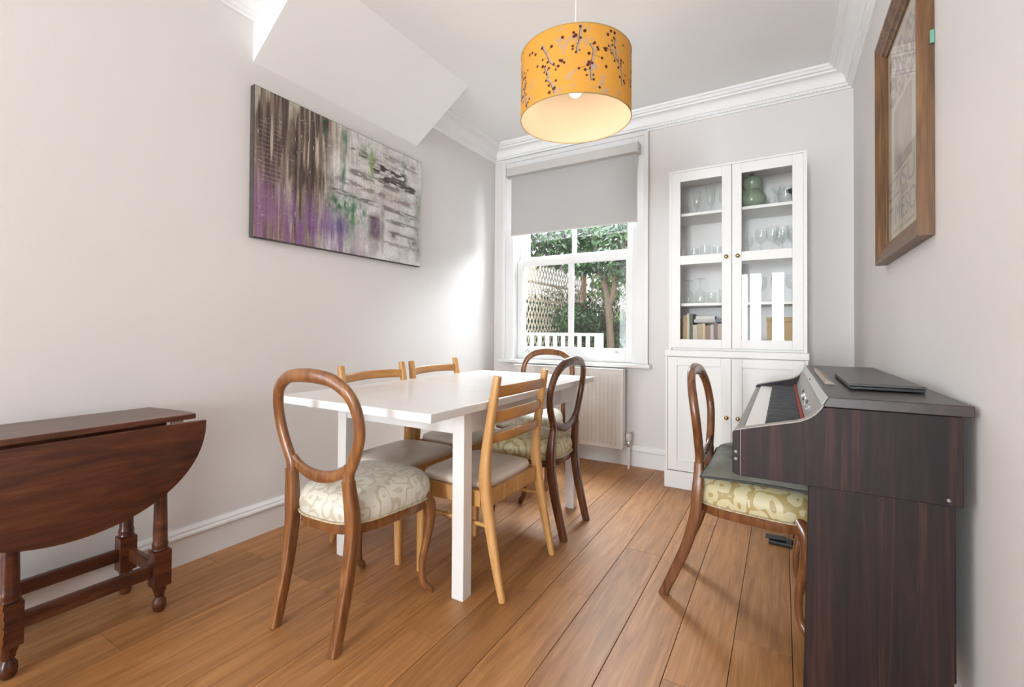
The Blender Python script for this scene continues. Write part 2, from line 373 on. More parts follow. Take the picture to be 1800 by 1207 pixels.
def sash(name, y0, y1, xs, z0, z1, g0, g1, bars):
    s = wpart(MB().box(xs[0], xs[1], y0, y1, z0, z1), 'sash_stile', sash_m, bevel=.003)
    wpart(MB().box(xs[2], xs[3], y0, y1, z0, z1), 'sash_stile', sash_m, bevel=.003)
    wpart(MB().box(xs[1], xs[2], y0, y1, z0, g0), 'bottom_rail' if name == 'low' else 'meeting_rail', sash_m, bevel=.003)
    wpart(MB().box(xs[1], xs[2], y0, y1, g1, z1), 'meeting_rail' if name == 'low' else 'top_rail', sash_m, bevel=.003)
    wpart(MB().box(bars[0], bars[1], y0+.004, y1-.004, g0, g1), 'glazing_bar', sash_m, bevel=.003)
    ym = (y0+y1)/2
    wpart(MB().box(xs[1]-.004, bars[0]+.004, ym-.002, ym+.002, g0-.004, g1+.004), 'window_pane', pane_m)
    wpart(MB().box(bars[1]-.004, xs[2]+.004, ym-.002, ym+.002, g0-.004, g1+.004), 'window_pane', pane_m)
sash('low', 3.645, 3.682, (-2.099, -2.047, -1.090, -1.021), .802, 1.700, .915, 1.640, (-1.598, -1.552))
sash('up', 3.690, 3.727, (-2.099, -2.012, -1.092, -1.021), 1.655, 2.468, 1.728, 2.42, (-1.583, -1.548))
for x in (-1.99, -1.165):
    l = wpart(MB().box(x-.022, x+.022, 3.637, 3.645, .858, .878).lathe([(.008, 0), (.011, .008), (.011, .016), (.006, .022)], 10, (x, 3.634, .868)), 'sash_lift', chrome_m)
# roller blind
bl = thing('roller_blind', 'taupe roller blind half lowered over the sash window', 'blind', (-1.55, 3.53, 2.47))
BO = Matrix.Translation((1.55, -3.53, -2.47))
def bpart(mb, name, m, parent=bl, **k):
    o = build(mb, name, m, parent, **k); o.matrix_parent_inverse = BO; return o
bpart(MB().box(-2.132, -.958, 3.485, 3.558, 2.436, 2.508), 'cassette', cass_m, bevel=.004)
bpart(MB().box(-2.137, -2.132, 3.480, 3.558, 2.428, 2.512), 'end_cap', cass_m); bpart(MB().box(-.958, -.952, 3.480, 3.558, 2.428, 2.512), 'end_cap', cass_m)
bpart(MB().box(-2.110, -.972, 3.538, 3.5405, 1.918, 2.450), 'fabric', blind_m)
bpart(MB().box(-2.110, -.972, 3.533, 3.546, 1.905, 1.919), 'bottom_bar', cass_m, bevel=.003)
ch = MB()
for i in range(44): ch.lathe([(.0005, -.0022), (.0022, 0), (.0005, .0022)], 6, (-.963, 3.55-.012*math.cos(0), 2.43-i*.021))
ch.tube([(-.963, 3.538, 2.45), (-.963, 3.538, 1.50)], .0008, 6)
bpart(ch, 'pull_chain', trim_m)

# rear window behind the camera, and a side window added for extra light
def rear_window(name, x0, x1, y, z0, z1, n, axis):
    w = tag(bpy.data.objects.new(name, None), kind='structure'); COL.objects.link(w)
    def bx(a, b, c, d, t0, t1): return (MB().box(a, b, y+t0, y+t1, c, d) if axis == 1 else MB().box(y+t0, y+t1, a, b, c, d))
    f = .07
    for a, b, c, d in ((x0, x0+f, z0, z1), (x1-f, x1, z0, z1), (x0+f, x1-f, z0, z0+f), (x0+f, x1-f, z1-f, z1)):
        build(bx(a, b, c, d, -.14, -.08), 'window_frame', sash_m, w)
    for i in range(n):
        a = x0+f+(x1-x0-2*f)*i/n; b = x0+f+(x1-x0-2*f)*(i+1)/n
        if i: build(bx(a-.03, a+.03, z0+f, z1-f, -.14, -.08), 'mullion', sash_m, w)
        build(bx(a+.03 if i else a, b-.03 if i < n-1 else b, z0+f, z1-f, -.112, -.108), 'window_pane', pane_m, w)
rear_window('window_2', rx0, rx1, YR, rz0, rz1, 3, 1)
rear_window('added_side_window', -3.1, -.1, XL, .3, 2.45, 3, 0)  # unseen window, added to let the side fill in
curt_m = lit_cloth('curtain_linen', (.48, .45, .41), .2)
for cx0, cx1, lab in ((-1.42, -1.16, 'grey linen curtain at the left of the rear window'), (-.46, -.22, 'narrow grey linen curtain at the middle of the rear window'), (.03, .33, 'grey linen curtain at the right of the rear window')):
    pts = []; k = 60
    for i in range(k+1):
        pts.append((cx0+(cx1-cx0)*i/k, YR+.085+.03*math.sin(i/k*math.pi*2*5)))
    mb = MB(); vs = [(x, y, z) for z in (.05, 2.63) for x, y in pts] + [(x, y+.004, z) for z in (.05, 2.63) for x, y in pts]
    q = k+1; fs = []
    for i in range(k): fs += [(i, i+1, q+i+1, q+i), (2*q+i+1, 2*q+i, 3*q+i, 3*q+i+1), (i, 2*q+i, 2*q+i+1, i+1), (q+i, q+i+1, 3*q+i+1, 3*q+i)]
    tag(build(mb.add(vs, fs), 'curtain', curt_m, smooth=True, angle=80), lab, 'curtain')
pole = thing('curtain_pole', 'thin dark metal curtain pole above the rear window', 'curtain pole', (-.55, YR+.087, 2.66))
build(MB().tube([(-.95, 0, 0), (.9, 0, 0)], .012), 'rod', black_m, pole)
for x in (-.85, .0, .85): build(MB().box(x-.01, x+.01, -.086, 0, -.01, .01), 'bracket', black_m, pole)

def wp(mb, name, m, parent, **k):
    """part given in world coordinates under a thing whose Empty stands elsewhere"""
    o = build(mb, name, m, parent, **k)
    if parent.type == 'EMPTY': o.matrix_parent_inverse = parent.matrix_basis.inverted()
    return o

# ------------------------------------------------------------------ dining table
tb = thing('dining_table', 'white extending dining table in the middle of the room', 'table', (-1.43, 2.0, 0))
TX0, TX1, TY0, TY1, TZ = -1.88, -1.02, 1.19, 2.75, .768
wp(MB().box(TX0, TX1, TY0, 1.968, TZ-.032, TZ), 'tabletop', table_m, tb, bevel=.003)
wp(MB().box(TX0, TX1, 1.9695, TY1, TZ-.032, TZ), 'tabletop', table_m, tb, bevel=.003)
LX0, LX1, LY0, LY1, lw = -1.80, -1.066, 1.440, 2.584, .056
for x in (LX0, LX1-lw):
    for y in (LY0, LY1-lw): wp(MB().box(x, x+lw, y, y+lw, 0, TZ-.033), 'leg', table_m, tb, bevel=.003)
for a in ((LX0+lw, LX1-lw, LY0+.006, LY0+.026), (LX0+lw, LX1-lw, LY1-.026, LY1-.006)):
    wp(MB().box(*a, TZ-.125, TZ-.033), 'apron', table_m, tb, bevel=.002)
for a in ((LX0+.006, LX0+.026), (LX1-.026, LX1-.006)):
    wp(MB().box(*a, LY0+lw, LY1-lw, TZ-.125, TZ-.033), 'apron', table_m, tb, bevel=.002)
for x in (-1.72, -1.16): wp(MB().box(x-.02, x+.02, TY0+.045, 1.435, TZ-.046, TZ-.0325), 'slide_rail', table_m, tb, bevel=.002)

# ------------------------------------------------------------------ balloon-back chair (local: faces +y)
def balloon_chair(name, label, wm, fabric, kick=.318, lean=0):
    t = thing(name, label, 'chair')
    def P(mb, n, m, **k): return build(mb, n, m, t, smooth=True, angle=50, **k)
    for s in (-1, 1):
        # rear leg, kicked back at the foot
        k_ = (kick-.206)/.112
        leg = [(.152, -.206-.112*k_, 0, .015, .018), (.152, -.206-.077*k_, .09, .016, .019), (.153, -.206-.030*k_, .22, .018, .020), (.155, -.206, .35, .021, .021),
               (.155, -.200-lean*.3, .43, .022, .021), (.150, -.196-lean*.7, .49, .021, .019), (.146, -.195-lean, .545, .0205, .017)]
        q = spline(leg, 5); P(MB().sweep([(s*a[0], a[1], a[2]) for a in q], [(a[3], a[4]) for a in q], power=5, seg=16), 'rear_leg', wm)
        # cabriole front leg
        fr = [(.178, .125, .405, .026, .026), (.190, .150, .36, .026, .027), (.193, .158, .31, .022, .023), (.186, .148, .23, .017, .017),
              (.176, .132, .14, .0135, .0135), (.176, .136, .06, .0125, .013), (.184, .156, .025, .016, .016), (.188, .166, .012, .017, .012), (.188, .166, .0, .013, .010)]
        q = spline(fr, 5); P(MB().sweep([(s*a[0], a[1], a[2]) for a in q], [(a[3], a[4]) for a in q], power=2.2), 'front_leg', wm)
    # balloon hoop
    half = [(.146, -.195, .540), (.150, -.194, .575), (.180, -.194, .635), (.203, -.197, .705), (.203, -.206, .775), (.178, -.218, .838), (.118, -.229, .880), (.050, -.235, .893), (0, -.236, .895)]
    wid = [.021, .021, .020, .0195, .0195, .021, .0225, .024, .0245]
    pts = [(p[0], p[1]-lean*(1+(p[2]-.545)*1.2), p[2], w) for p, w in zip(half, wid)]; pts = pts + [(-p[0], *p[1:]) for p in pts[-2::-1]]
    q = spline(pts, 5); P(MB().sweep([a[:3] for a in q], [(a[3], .0160) for a in q], power=2.4), 'back_hoop', wm)
    rail = [(.140, -.192, .585, .018), (.115, -.192, .566, .019), (.06, -.196, .546, .021), (0, -.198, .540, .022)]
    rail = [(p[0], p[1]-lean, *p[2:]) for p in rail]; rail = rail + [(-p[0], *p[1:]) for p in rail[-2::-1]]
    q = spline(rail, 5); P(MB().sweep([a[:3] for a in q], [(a[3], .011) for a in q], power=2.4), 'back_rail', wm)
    # seat: outline wider to the front
    def outline(sc, z, n=48, grow=0):
        r = []
        for k in range(n):
            a = 2*math.pi*k/n; ca, sa = math.cos(a), math.sin(a); e = .62
            x = math.copysign(abs(ca)**e, ca); y = math.copysign(abs(sa)**e, sa)
            w = .203 + .03*y - .012*(1-y*y); yy = -.012 + .205*y + .022*max(0, y)*(1-x*x)
            r.append((x*(w*sc+grow), -.012+(yy+.012)*sc+grow*y, z))
        return r
    P(MB().rings([outline(.985, .352), outline(1.0, .358), outline(1.0, .384), outline(.97, .388)]), 'seat_rail', wm)
    pad = MB().rings([outline(.99, .386), outline(1.025, .400), outline(1.035, .425), outline(1.01, .455), outline(.93, .477), outline(.78, .490), outline(.5, .498), outline(.2, .501)])
    up = P(pad, 'upholstery', fabric)
    br = outline(1.03, .392)
    build(MB().sweep(br, (.0045, .004), (0, 0, 1), 6, 2, True), 'braid', braid_m, up, smooth=True, angle=80)
    return t
def put(o, x, y, rz): o.location = (x, y, 0); o.rotation_euler.z = R(rz); return o
c1_ = put(balloon_chair('balloon_back_chair', 'balloon-back chair with cream damask seat at the near head of the white table', walnut_m, dam_cream, .272, .022), -1.405, 1.258, 2)
c2_ = put(balloon_chair('balloon_back_chair', 'dark balloon-back chair with gold damask seat on the long side of the white table', walnut_dark_m, dam_gold, .278, .020), -1.222, 2.27, 90)
c3_ = put(copy_tree(c1_), -1.54, 2.90, 180); c3_['label'] = 'balloon-back chair at the far head of the table below the window'
walnut_red_m = wood('reddish_walnut', [(.085, .028, .011), (.18, .066, .023), (.28, .115, .04)], (16, 16, 1.6), 1.6, .26, coat=.35, var=.06)
c4_ = put(balloon_chair('balloon_back_chair', 'balloon-back chair pushed up to the digital piano under a loose cushion', walnut_red_m, dam_gold, .330), -.085, 2.06, -90)

# ------------------------------------------------------------------ ladder-back chair (faces +y)
def ladder_chair(name, label):
    t = thing(name, label, 'chair', group='honey wood ladder-back chairs around the table')
    def P(mb, n, m, par=t, **k): return build(mb, n, m, par, smooth=True, angle=50, **k)
    for s in (-1, 1):
        st = [(.222, -.225, 0, .012, .014), (.222, -.196, .12, .0145, .017), (.220, -.160, .30, .018, .022), (.218, -.138, .44, .020, .025),
              (.216, -.140, .55, .0185, .021), (.213, -.160, .70, .017, .018), (.210, -.186, .855, .0165, .0155), (.210, -.188, .868, .012, .011)]
        q = spline(st, 5); P(MB().sweep([(s*a[0], a[1], a[2]) for a in q], [(a[3], a[4]) for a in q], power=3), 'back_upright', beech_m)
        fl = [(.205, .208, 0, .014, .014), (.205, .205, .2, .0175, .0175), (.205, .203, .40, .019, .019)]
        q = spline(fl, 3); P(MB().sweep([(s*a[0], a[1], a[2]) for a in q], [(a[3], a[4]) for a in q], power=4), 'front_leg', beech_m)
        P(MB().box(s*.214-.011, s*.214+.011, -.118, .186, .345, .408), 'seat_rail', beech_m, bevel=.003)
        P(MB().tube([(s*.221, -.155, .278), (s*.207, .19, .278)], .0085, 10), 'stretcher', beech_m)
    P(MB().box(-.187, .187, .194, .214, .345, .408), 'seat_rail', beech_m, bevel=.003)
    P(MB().box(-.199, .199, -.152, -.130, .345, .408), 'seat_rail', beech_m, bevel=.003)
    for z, y, h in ((.810, -.176, .0225), (.708, -.160, .0225), (.620, -.148, .020)):
        q = spline([(-.206, y, z-.004), (-.11, y-.024, z), (0, y-.031, z+.002), (.11, y-.024, z), (.206, y, z-.004)], 6)
        P(MB().sweep([tuple(a) for a in q], (h, .0085), (0, 1, 0), 12, 3.4), 'back_slat', beech2_m)
    def o2(sc, z, n=40):
        r = []
        for k in range(n):
            a = 2*math.pi*k/n; ca, sa = math.cos(a), math.sin(a); e = .34
            x = math.copysign(abs(ca)**e, ca); y = math.copysign(abs(sa)**e, sa)
            r.append((x*(.212+.006*y)*sc, .041+y*.178*sc, z))
        return r
    P(MB().rings([o2(.97, .4085), o2(1.0, .416), o2(1.005, .428), o2(.985, .438), o2(.9, .445), o2(.6, .450), o2(.2, .452)]), 'seat_pad', vinyl_m)
    return t
l1 = put(ladder_chair('ladder_back_chair', 'honey wood ladder-back chair with taupe seat, its back towards the piano'), -1.16, 1.742, 90)
l2 = put(copy_tree(l1), -1.70, 1.735, -90); l2['label'] = 'honey wood ladder-back chair on the wall side of the table, nearer the dark drop-leaf table'
l3 = put(copy_tree(l1), -1.71, 2.245, -90); l3['label'] = 'honey wood ladder-back chair on the wall side of the table, nearer the window'

# cushion on the piano chair
cu = thing('seat_cushion', 'grey-green tufted cushion lying on the chair at the piano', 'cushion', (-.070, 2.06, .501))
mb = MB(); N = 22; vs = []; fs = []
def cz(u, v, side):
    e = math.sqrt(max(0, (1-abs(u)**5)*(1-abs(v)**5)))
    tuft = sum(math.exp(-((u-a)**2+(v-b)**2)/.025) for a in (-.42, .42) for b in (-.42, .42))
    w = .004*math.sin(7*u+2)*math.sin(6*v+1)
    return .027 + ((.046-.022*tuft+w)*e if side else -.025*e)
for side in (1, 0):
    for i in range(N+1):
        for j in range(N+1):
            u, v = -1+2*i/N, -1+2*j/N; pin = 1+.05*(abs(u*v)**2)-.03*(1-u*u if abs(v) > .9 else 0)
            sag = -.010*(max(0, abs(v)-.6)/.4)**2
            vs.append((u*.182*pin, v*.236*pin, cz(u, v, side)+sag))
q = N+1
for i in range(N):
    for j in range(N):
        a = i*q+j; fs.append((a, a+q, a+q+1, a+1)); b = a+q*q; fs.append((b, b+1, b+q+1, b+q))
mb.add(vs, fs); co = build(mb, 'cushion_cover', cush_m, cu, smooth=True, angle=80)
edge = [(0, j) for j in range(N)] + [(i, N) for i in range(N)] + [(N, j) for j in range(N, 0, -1)] + [(i, 0) for i in range(N, 0, -1)]
build(MB().sweep([vs[i*q+j] for i, j in edge], (.004, .004), (0, 0, 1), 6, 2, True), 'piping', plain('dark_piping', (.05, .055, .05), .6), cu, smooth=True)
for a in (-.42, .42):
    for b in (-.42, .42): build(MB().lathe([(.006, -.002), (.007, .001), (.003, .004)], 10, (a*.182, b*.225, cz(a, b, 1)-.001)), 'tuft_button', MATS['dark_piping'], cu, smooth=True)

# ------------------------------------------------------------------ drop-leaf table on the left
gt = thing('drop_leaf_table', 'dark stained oak drop-leaf table against the left wall', 'table', (-2.14, .62, 0))
def leaf_arc(y): return .33*math.sqrt(max(0, 1-((y-.575)/.372)**2))
top = [(-1.972, .915), (-2.02, .921), (-2.10, .916), (-2.20, .902), (-2.29, .885), (-2.29, .34), (-2.20, .325), (-2.02, .31), (-1.972, .315)]
wp(MB().prism(top, 2, .702, .722), 'tabletop', gate_m, gt, bevel=.003)
yc_, a_ = .56, .385
pr = [(yc_+a_*math.cos(t), .694-.325*abs(math.sin(t))**.92) for t in [math.pi*i/48 for i in range(49)]]
leaf = wp(MB().prism([(p[0], p[1]) for p in pr], 0, -1.972, -1.954), 'drop_leaf', gate_m, gt, bevel=.002)
for y in (.85, .27): build(MB().box(-1.978, -1.968, y-.02, y+.02, .6945, .7015), 'hinge', chrome_m, leaf)
wp(MB().box(-2.27, -2.005, .40, .43, .61, .702).box(-2.27, -2.005, .80, .83, .61, .702).box(-2.27, -2.245, .43, .80, .61, .702).box(-2.025, -2.0, .43, .80, .61, .702), 'frame_rail', gate_m, gt)
legp = [(.0135, 0), (.019, .006), (.022, .022), (.0205, .040), (.013, .054), (.0165, .060), (.0165, .068), (.0195, .075), (.025, .098)]
colp = [(.026, .232), (.0235, .240), (.0255, .247), (.0245, .255), (.0225, .262), (.0225, .30), (.019, .46), (.018, .56), (.021, .60), (.021, .625)]
for x, y in ((-2.005, .815), (-2.008, .428), (-2.255, .80), (-2.255, .43)):
    lg = wp(MB().lathe(legp, 20, (x, y, 0)).box(x-.027, x+.027, y-.027, y+.027, .096, .226).lathe(colp, 20, (x, y, -.002)), 'leg', gate_m, gt, smooth=True, angle=35)
wp(MB().box(-2.016, -1.994, .455, .788, .135, .182), 'stretcher', gate_m, gt, bevel=.003)
wp(MB().box(-2.266, -2.244, .457, .773, .135, .182), 'stretcher', gate_m, gt, bevel=.003)
wp(MB().box(-2.228, -2.032, .797, .817, .135, .182), 'stretcher', gate_m, gt, bevel=.003)
wp(MB().box(-2.228, -2.032, .42, .44, .135, .182), 'stretcher', gate_m, gt, bevel=.003)
# basket at the very edge of the frame
bk = thing('wicker_basket', 'orange wicker basket at the left edge in front of the drop-leaf table', 'basket', (-1.761, .2125, 0))
pf = []
for i in range(64):
    z = i/63*.36; rr = .085+.062*math.sin(min(1, z/.36*.62+.02)*math.pi)**1.0
    pf.append((rr+.005*abs(math.sin(i*math.pi/4)), z))
wick_m = plain('orange_wicker', (.50, .20, .07), .7, noise=.3, nscale=40)
build(MB().lathe(pf+[(.08, .352), (.095, .2), (.075, .012)], 40), 'body', wick_m, bk, smooth=True, angle=60)
build(MB().sweep([(.092*math.cos(a), .092*math.sin(a), .362) for a in [2*math.pi*i/32 for i in range(32)]], (.008, .008), (0, 0, 1), 8, 2, True), 'rim', wick_m, bk, smooth=True)

# ------------------------------------------------------------------ digital piano
pn = thing('digital_piano', 'dark rosewood digital piano standing along the right wall', 'piano', (.12, 2.125, 0))
PY0, PY1 = 1.450, 2.803
edge_top = [(-.124, .765), (-.118, .771), (-.062, .786), (.006, .803), (.040, .812), (.060, .822), (.075, .834), (.086, .848), (.093, .860)]
side = [(-.124, .652), (-.108, .645), (.362, .645), (.362, .856), (.096, .856)] + edge_top[::-1][1:]
for y in (PY0, PY1-.03):
    e = wp(MB().prism(side, 1, y, y+.03), 'end_panel', rose_m, pn, bevel=.0015)
    q = spline([(x, y+.015, z+.0015) for x, z in edge_top[1:]], 4)
    build(MB().sweep([tuple(a) for a in q], (.0022, .0148), (0, 1, 0), 8, 5), 'edge_strip', band_m, e, smooth=True)
    if y == PY0:
        for z in (.712, .692): build(MB().lathe([(.0038, 0), (.0038, .003), (.002, .003)], 12).v and MB().add([(a[0]-.115, PY0-a[2], a[1]+z) for a in MB().lathe([(.0042, 0), (.0042, .0025), (.002, .0025), (.002, .001)], 12).v], MB().lathe([(.0042, 0), (.0042, .0025), (.002, .0025), (.002, .001)], 12).f), 'jack_socket', panel_m, e, smooth=True)
        build(MB().box(-.1035, -.1022, PY0-.0006, PY0, .646, .775), 'groove', band_m, e)
Y0, Y1 = PY0+.031, PY1-.031
wp(MB().box(-.12, .355, Y0, Y1, .648, .664), 'key_bed', rose_m, pn)
wp(MB().box(-.122, -.101, Y0, Y1, .6645, .762), 'key_slip', panel_m, pn, bevel=.003)
kb = wp(MB().box(-.100, .06, Y0, Y1, .6645, .735), 'keyboard', black_m, pn)
nk = 52; pk = (Y1-Y0-.012)/nk
wk = build(MB().box(0, .147, -pk/2+.0005, pk/2-.0005, .7355, .768), 'white_key', ivory_m, kb, bevel=.0012)
bkm = MB().rings([[(0, -.0058, .7685), (.096, -.0058, .7685), (.096, .0058, .7685), (0, .0058, .7685)], [(.004, -.0048, .7795), (.096, -.0048, .7795), (.096, .0048, .7795), (.004, .0048, .7795)]])
bk_ = build(bkm, 'black_key', ebony_m, kb, bevel=.001)
first = [True, True]
for i in range(nk):
    yk = Y1-.006-pk*(i+.5)
    o = wk if first[0] else wk.copy()
    if not first[0]: COL.objects.link(o)
    first[0] = False; o.location = (-.0985, yk, 0)
    if (i % 7) in (0, 2, 3, 5, 6) and i < nk-1:
        o = bk_ if first[1] else bk_.copy()
        if not first[1]: COL.objects.link(o)
        first[1] = False; o.location = (-.0475, yk-pk/2, 0)
wp(MB().box(.0495, .057, Y0, Y1, .7355, .786), 'felt_strip', felt_m, pn)
ctrl = wp(MB().prism([(.0575, .78), (.062, .778), (.094, .846), (.094, .858), (.086, .852)], 1, Y0, Y1), 'control_panel', panel_m, pn)
def on_panel(mb, name, m, y, t, w, h, d=.003):
    o = build(mb, name, m, ctrl); ax = Vector((.0285, 0, .072)).normalized()
    o.matrix_local = Matrix.Translation((.0578+.0285*t, y, .781+.072*t)) @ Matrix.Rotation(math.atan2(.0285, .072), 4, 'Y')
    return o
k1 = on_panel(MB().lathe([(.011, 0), (.0105, .008), (.008, .009)], 16), 'volume_knob', black_m, 2.31, .45, 0, 0)
k1.matrix_local = k1.matrix_local @ Matrix.Rotation(R(-90), 4, 'Y')
for i, y in enumerate((2.17, 2.13, 2.06, 2.01, 1.96, 1.89, 1.84, 1.77, 1.72)):
    on_panel(MB().box(-.004, 0, -.011, .011, -.005, .005), 'button', chrome_m if i % 3 else black_m, y, .35 if i % 2 else .5, 0, 0)
wp(MB().prism([(.094, .8575), (.380, .8575), (.380, .884), (.104, .884), (.092, .862)], 1, PY0-.008, PY1+.008), 'lid', rosetop_m, pn, bevel=.002)
fb = wp(MB().prism([(.0905, .8605), (.1025, .8825), (.1010, .8840), (.0885, .8615)], 1, PY0+.004, PY1-.004), 'lid_front', plain('pale_lid_edge', (.42, .40, .38), .35), pn)  # pale grey puts the lid front's reflection into its colour
build(MB().lathe([(.006, 0), (.006, .003)], 12, (.0945, 2.12, .870)), 'power_button', black_m, fb)
wp(MB().prism([(.118, .8845), (.150, .8845), (.126, .898), (.120, .898)], 1, 1.79, 2.40), 'music_rest', plain('beige_rest', (.36, .30, .25), .5), pn, bevel=.001)
wp(MB().box(.335, .355, Y0, Y1, .22, .644), 'back_board', rose_m, pn)
wp(MB().box(.34, .355, Y0, Y1, .6645, .8565), 'back_board', rose_m, pn)
for y in (PY0+.014, PY1-.042): wp(MB().prism([(.046, 0), (.345, 0), (.352, .6445), (.060, .6445)], 1, y, y+.028), 'leg_panel', rose_m, pn, bevel=.0015)
wp(MB().add([(.334+.006*a, PY0-.0004, .655+.007*b) for a, b in ((0, 0), (1, .2), (.5, 1.2), (-.4, .9))], [(0, 1, 2, 3)]), 'scuff_mark', panel_m, pn)
pd = thing('sustain_pedal', 'black sustain pedal on the floor beyond the piano chair', 'pedal', (-.015, 2.66, 0))
build(MB().box(-.045, .06, -.035, .035, 0, .018), 'housing', black_m, pd, bevel=.005)
build(MB().prism([(-.06, .020), (.03, .024), (.03, .031), (-.06, .029)], 1, -.022, .022), 'treadle', black_m, pd, bevel=.003)
lp = thing('laptop', 'closed black laptop lying on top of the piano', 'laptop', (.255, 1.89, .8842))
build(MB().box(-.085, .085, -.225, .225, .002, .011), 'base', black_m, lp, bevel=.002)
build(MB().box(-.086, .086, -.226, .226, .0116, .019), 'screen_lid', plain('laptop_lid', (.055, .05, .047), .35, noise=.05), lp, bevel=.002)
for x in (-.07, .07):
    for y in (-.2, .2): build(MB().box(x-.008, x+.008, y-.008, y+.008, 0, .002), 'rubber_foot', black_m, lp)

# ------------------------------------------------------------------ radiator
rd = thing('radiator', 'cream panel radiator under the window', 'radiator', (-1.55, 3.50, .14))
mb = MB(); xs = np.linspace(-2.03, -1.062, 176); pr = []
for i, x in enumerate(xs):
    u = (x+2.03)/.0333 % 1.0; g = max(0, math.cos((u-.5)*2*math.pi))**.6 if .02 < (x+2.03)/.968 < .98 else 0
    pr.append(-.009*(1-g) if True else 0)
Z = [(.146, .0), (.175, 0), (.195, 1), (.700, 1), (.720, 0), (.752, 0)]
vs = []; n = len(xs)
for z, k in Z:
    for x, d in zip(xs, pr): vs.append((x, 3.468-(.009+d)*k, z))
fs = [(r*n+i, r*n+i+1, (r+1)*n+i+1, (r+1)*n+i) for r in range(len(Z)-1) for i in range(n-1)]
b0 = len(vs); vs += [(-2.03, 3.52, .146), (-1.062, 3.52, .146), (-1.062, 3.52, .752), (-2.03, 3.52, .752)]
fs += [(b0, b0+1, b0+2, b0+3), tuple(range(n))+(b0+1, b0), tuple((len(Z)-1)*n+i for i in range(n))+(b0+2, b0+3), tuple(r*n for r in range(len(Z)))+(b0+3, b0), tuple(r*n+n-1 for r in range(len(Z)))+(b0+2, b0+1)]
wp(mb.add(vs, fs), 'panel', steel_m, rd, smooth=True, angle=30)
wp(MB().box(-2.036, -1.056, 3.462, 3.526, .7525, .762), 'top_grille', steel_m, rd, bevel=.002)
wp(MB().box(-1.0615, -1.0565, 3.462, 3.526, .16, .752), 'end_cover', steel_m, rd, bevel=.001)
for x in (-1.9, -1.2): wp(MB().box(x-.02, x+.02, 3.5205, 3.597, .3, .62), 'wall_bracket', steel_m, rd)
wp(MB().tube([(-1.0565, 3.495, .19), (-1.02, 3.495, .19)], .009), 'valve_tail', chrome_m, rd, smooth=True)
vb = wp(MB().lathe([(.010, .165), (.014, .17), (.014, .205), (.011, .212)], 14, (-1.02, 3.495, 0)), 'valve_body', chrome_m, rd, smooth=True)
wp(MB().lathe([(.014, .2125), (.020, .222), (.021, .25), (.018, .268), (.013, .272)], 16, (-1.02, 3.495, 0)), 'thermostat_head', plain('cream_plastic', (.70, .68, .63), .4), rd, smooth=True)
wp(MB().lathe([(.0075, .0), (.0075, .165)], 12, (-1.02, 3.495, 0)), 'supply_pipe', trim_m, rd, smooth=True)

# ------------------------------------------------------------------ cabinets
CY = 3.233; CB = 3.596
bc = thing('base_cabinet', 'white two-door cupboard standing on the floor right of the window', 'cabinet', (-.28, 3.41, 0))
wp(MB().box(-.690, .132, CY+.022, CB, .115, .886), 'carcass', white_m, bc)
wp(MB().box(-.697, .139, CY-.003, CB, 0, .114), 'plinth', white_m, bc, bevel=.003)
wp(MB().box(-.694, .138, CY-.004, CB, .8865, .930), 'worktop', white_m, bc, bevel=.004)
wp(MB().box(-.690, -.677, CY, CY+.0215, .1145, .886), 'face_stile', white_m, bc)
wp(MB().box(.116, .132, CY, CY+.0215, .1145, .886), 'face_stile', white_m, bc)
def knob(x, z, par):
    pr = [(.006, 0), (.005, .008), (.009, .013), (.0125, .018), (.0125, .022), (.008, .026), (.003, .027)]
    g = MB().lathe(pr, 16)
    build(MB().add([(v[0]+x, CY-v[2], v[1]+z) for v in g.v], g.f), 'knob', brass_m, par, smooth=True)
for x0, x1, kx in ((-.675, -.284, -.310), (-.281, .114, -.244)):
    w = .06; z0, z1 = .120, .883
    d = wp(MB().box(x0, x0+w, CY, CY+.02, z0, z1).box(x1-w, x1, CY, CY+.02, z0, z1).box(x0+w, x1-w, CY, CY+.02, z0, z0+.064).box(x0+w, x1-w, CY, CY+.02, z1-.057, z1), 'door', white_m, bc, bevel=.0015)
    build(MB().box(x0+w+.0005, x1-w-.0005, CY+.0105, CY+.0165, z0+.0645, z1-.0575), 'door_panel', white_m, d)
    knob(kx, .505, d)
dc = thing('display_cabinet', 'white glass-door display cabinet standing on the base cupboard', 'cabinet', (-.28, 3.41, .93))
ux0, ux1, uz0, uz1 = -.669, .127, .931, 2.145
wp(MB().box(ux0, ux0+.018, CY+.002, CB, uz0, uz1), 'side_panel', white_m, dc)
wp(MB().box(ux1-.018, ux1, CY+.002, CB, uz0, uz1), 'side_panel', white_m, dc)
wp(MB().box(ux0+.018, ux1-.018, CY+.022, CB, uz0, uz0+.02), 'bottom_panel', white_m, dc)
wp(MB().box(ux0+.018, ux1-.018, CY+.002, CB, uz1-.012, uz1), 'top_panel', white_m, dc)
wp(MB().box(ux0+.018, ux1-.018, CB-.008, CB, uz0+.02, uz1-.012), 'back_panel', white_m, dc)
wp(MB().box(-.289, -.271, CY+.03, CB-.008, uz0+.02, uz1-.012), 'divider', white_m, dc)
SH = [1.228, 1.535, 1.842]
for z in SH:
    for a, b in ((ux0+.0185, -.2895), (-.2705, ux1-.0185)): wp(MB().box(a, b, CY+.05, CB-.0085, z, z+.02), 'shelf', white_m, dc, bevel=.0015)
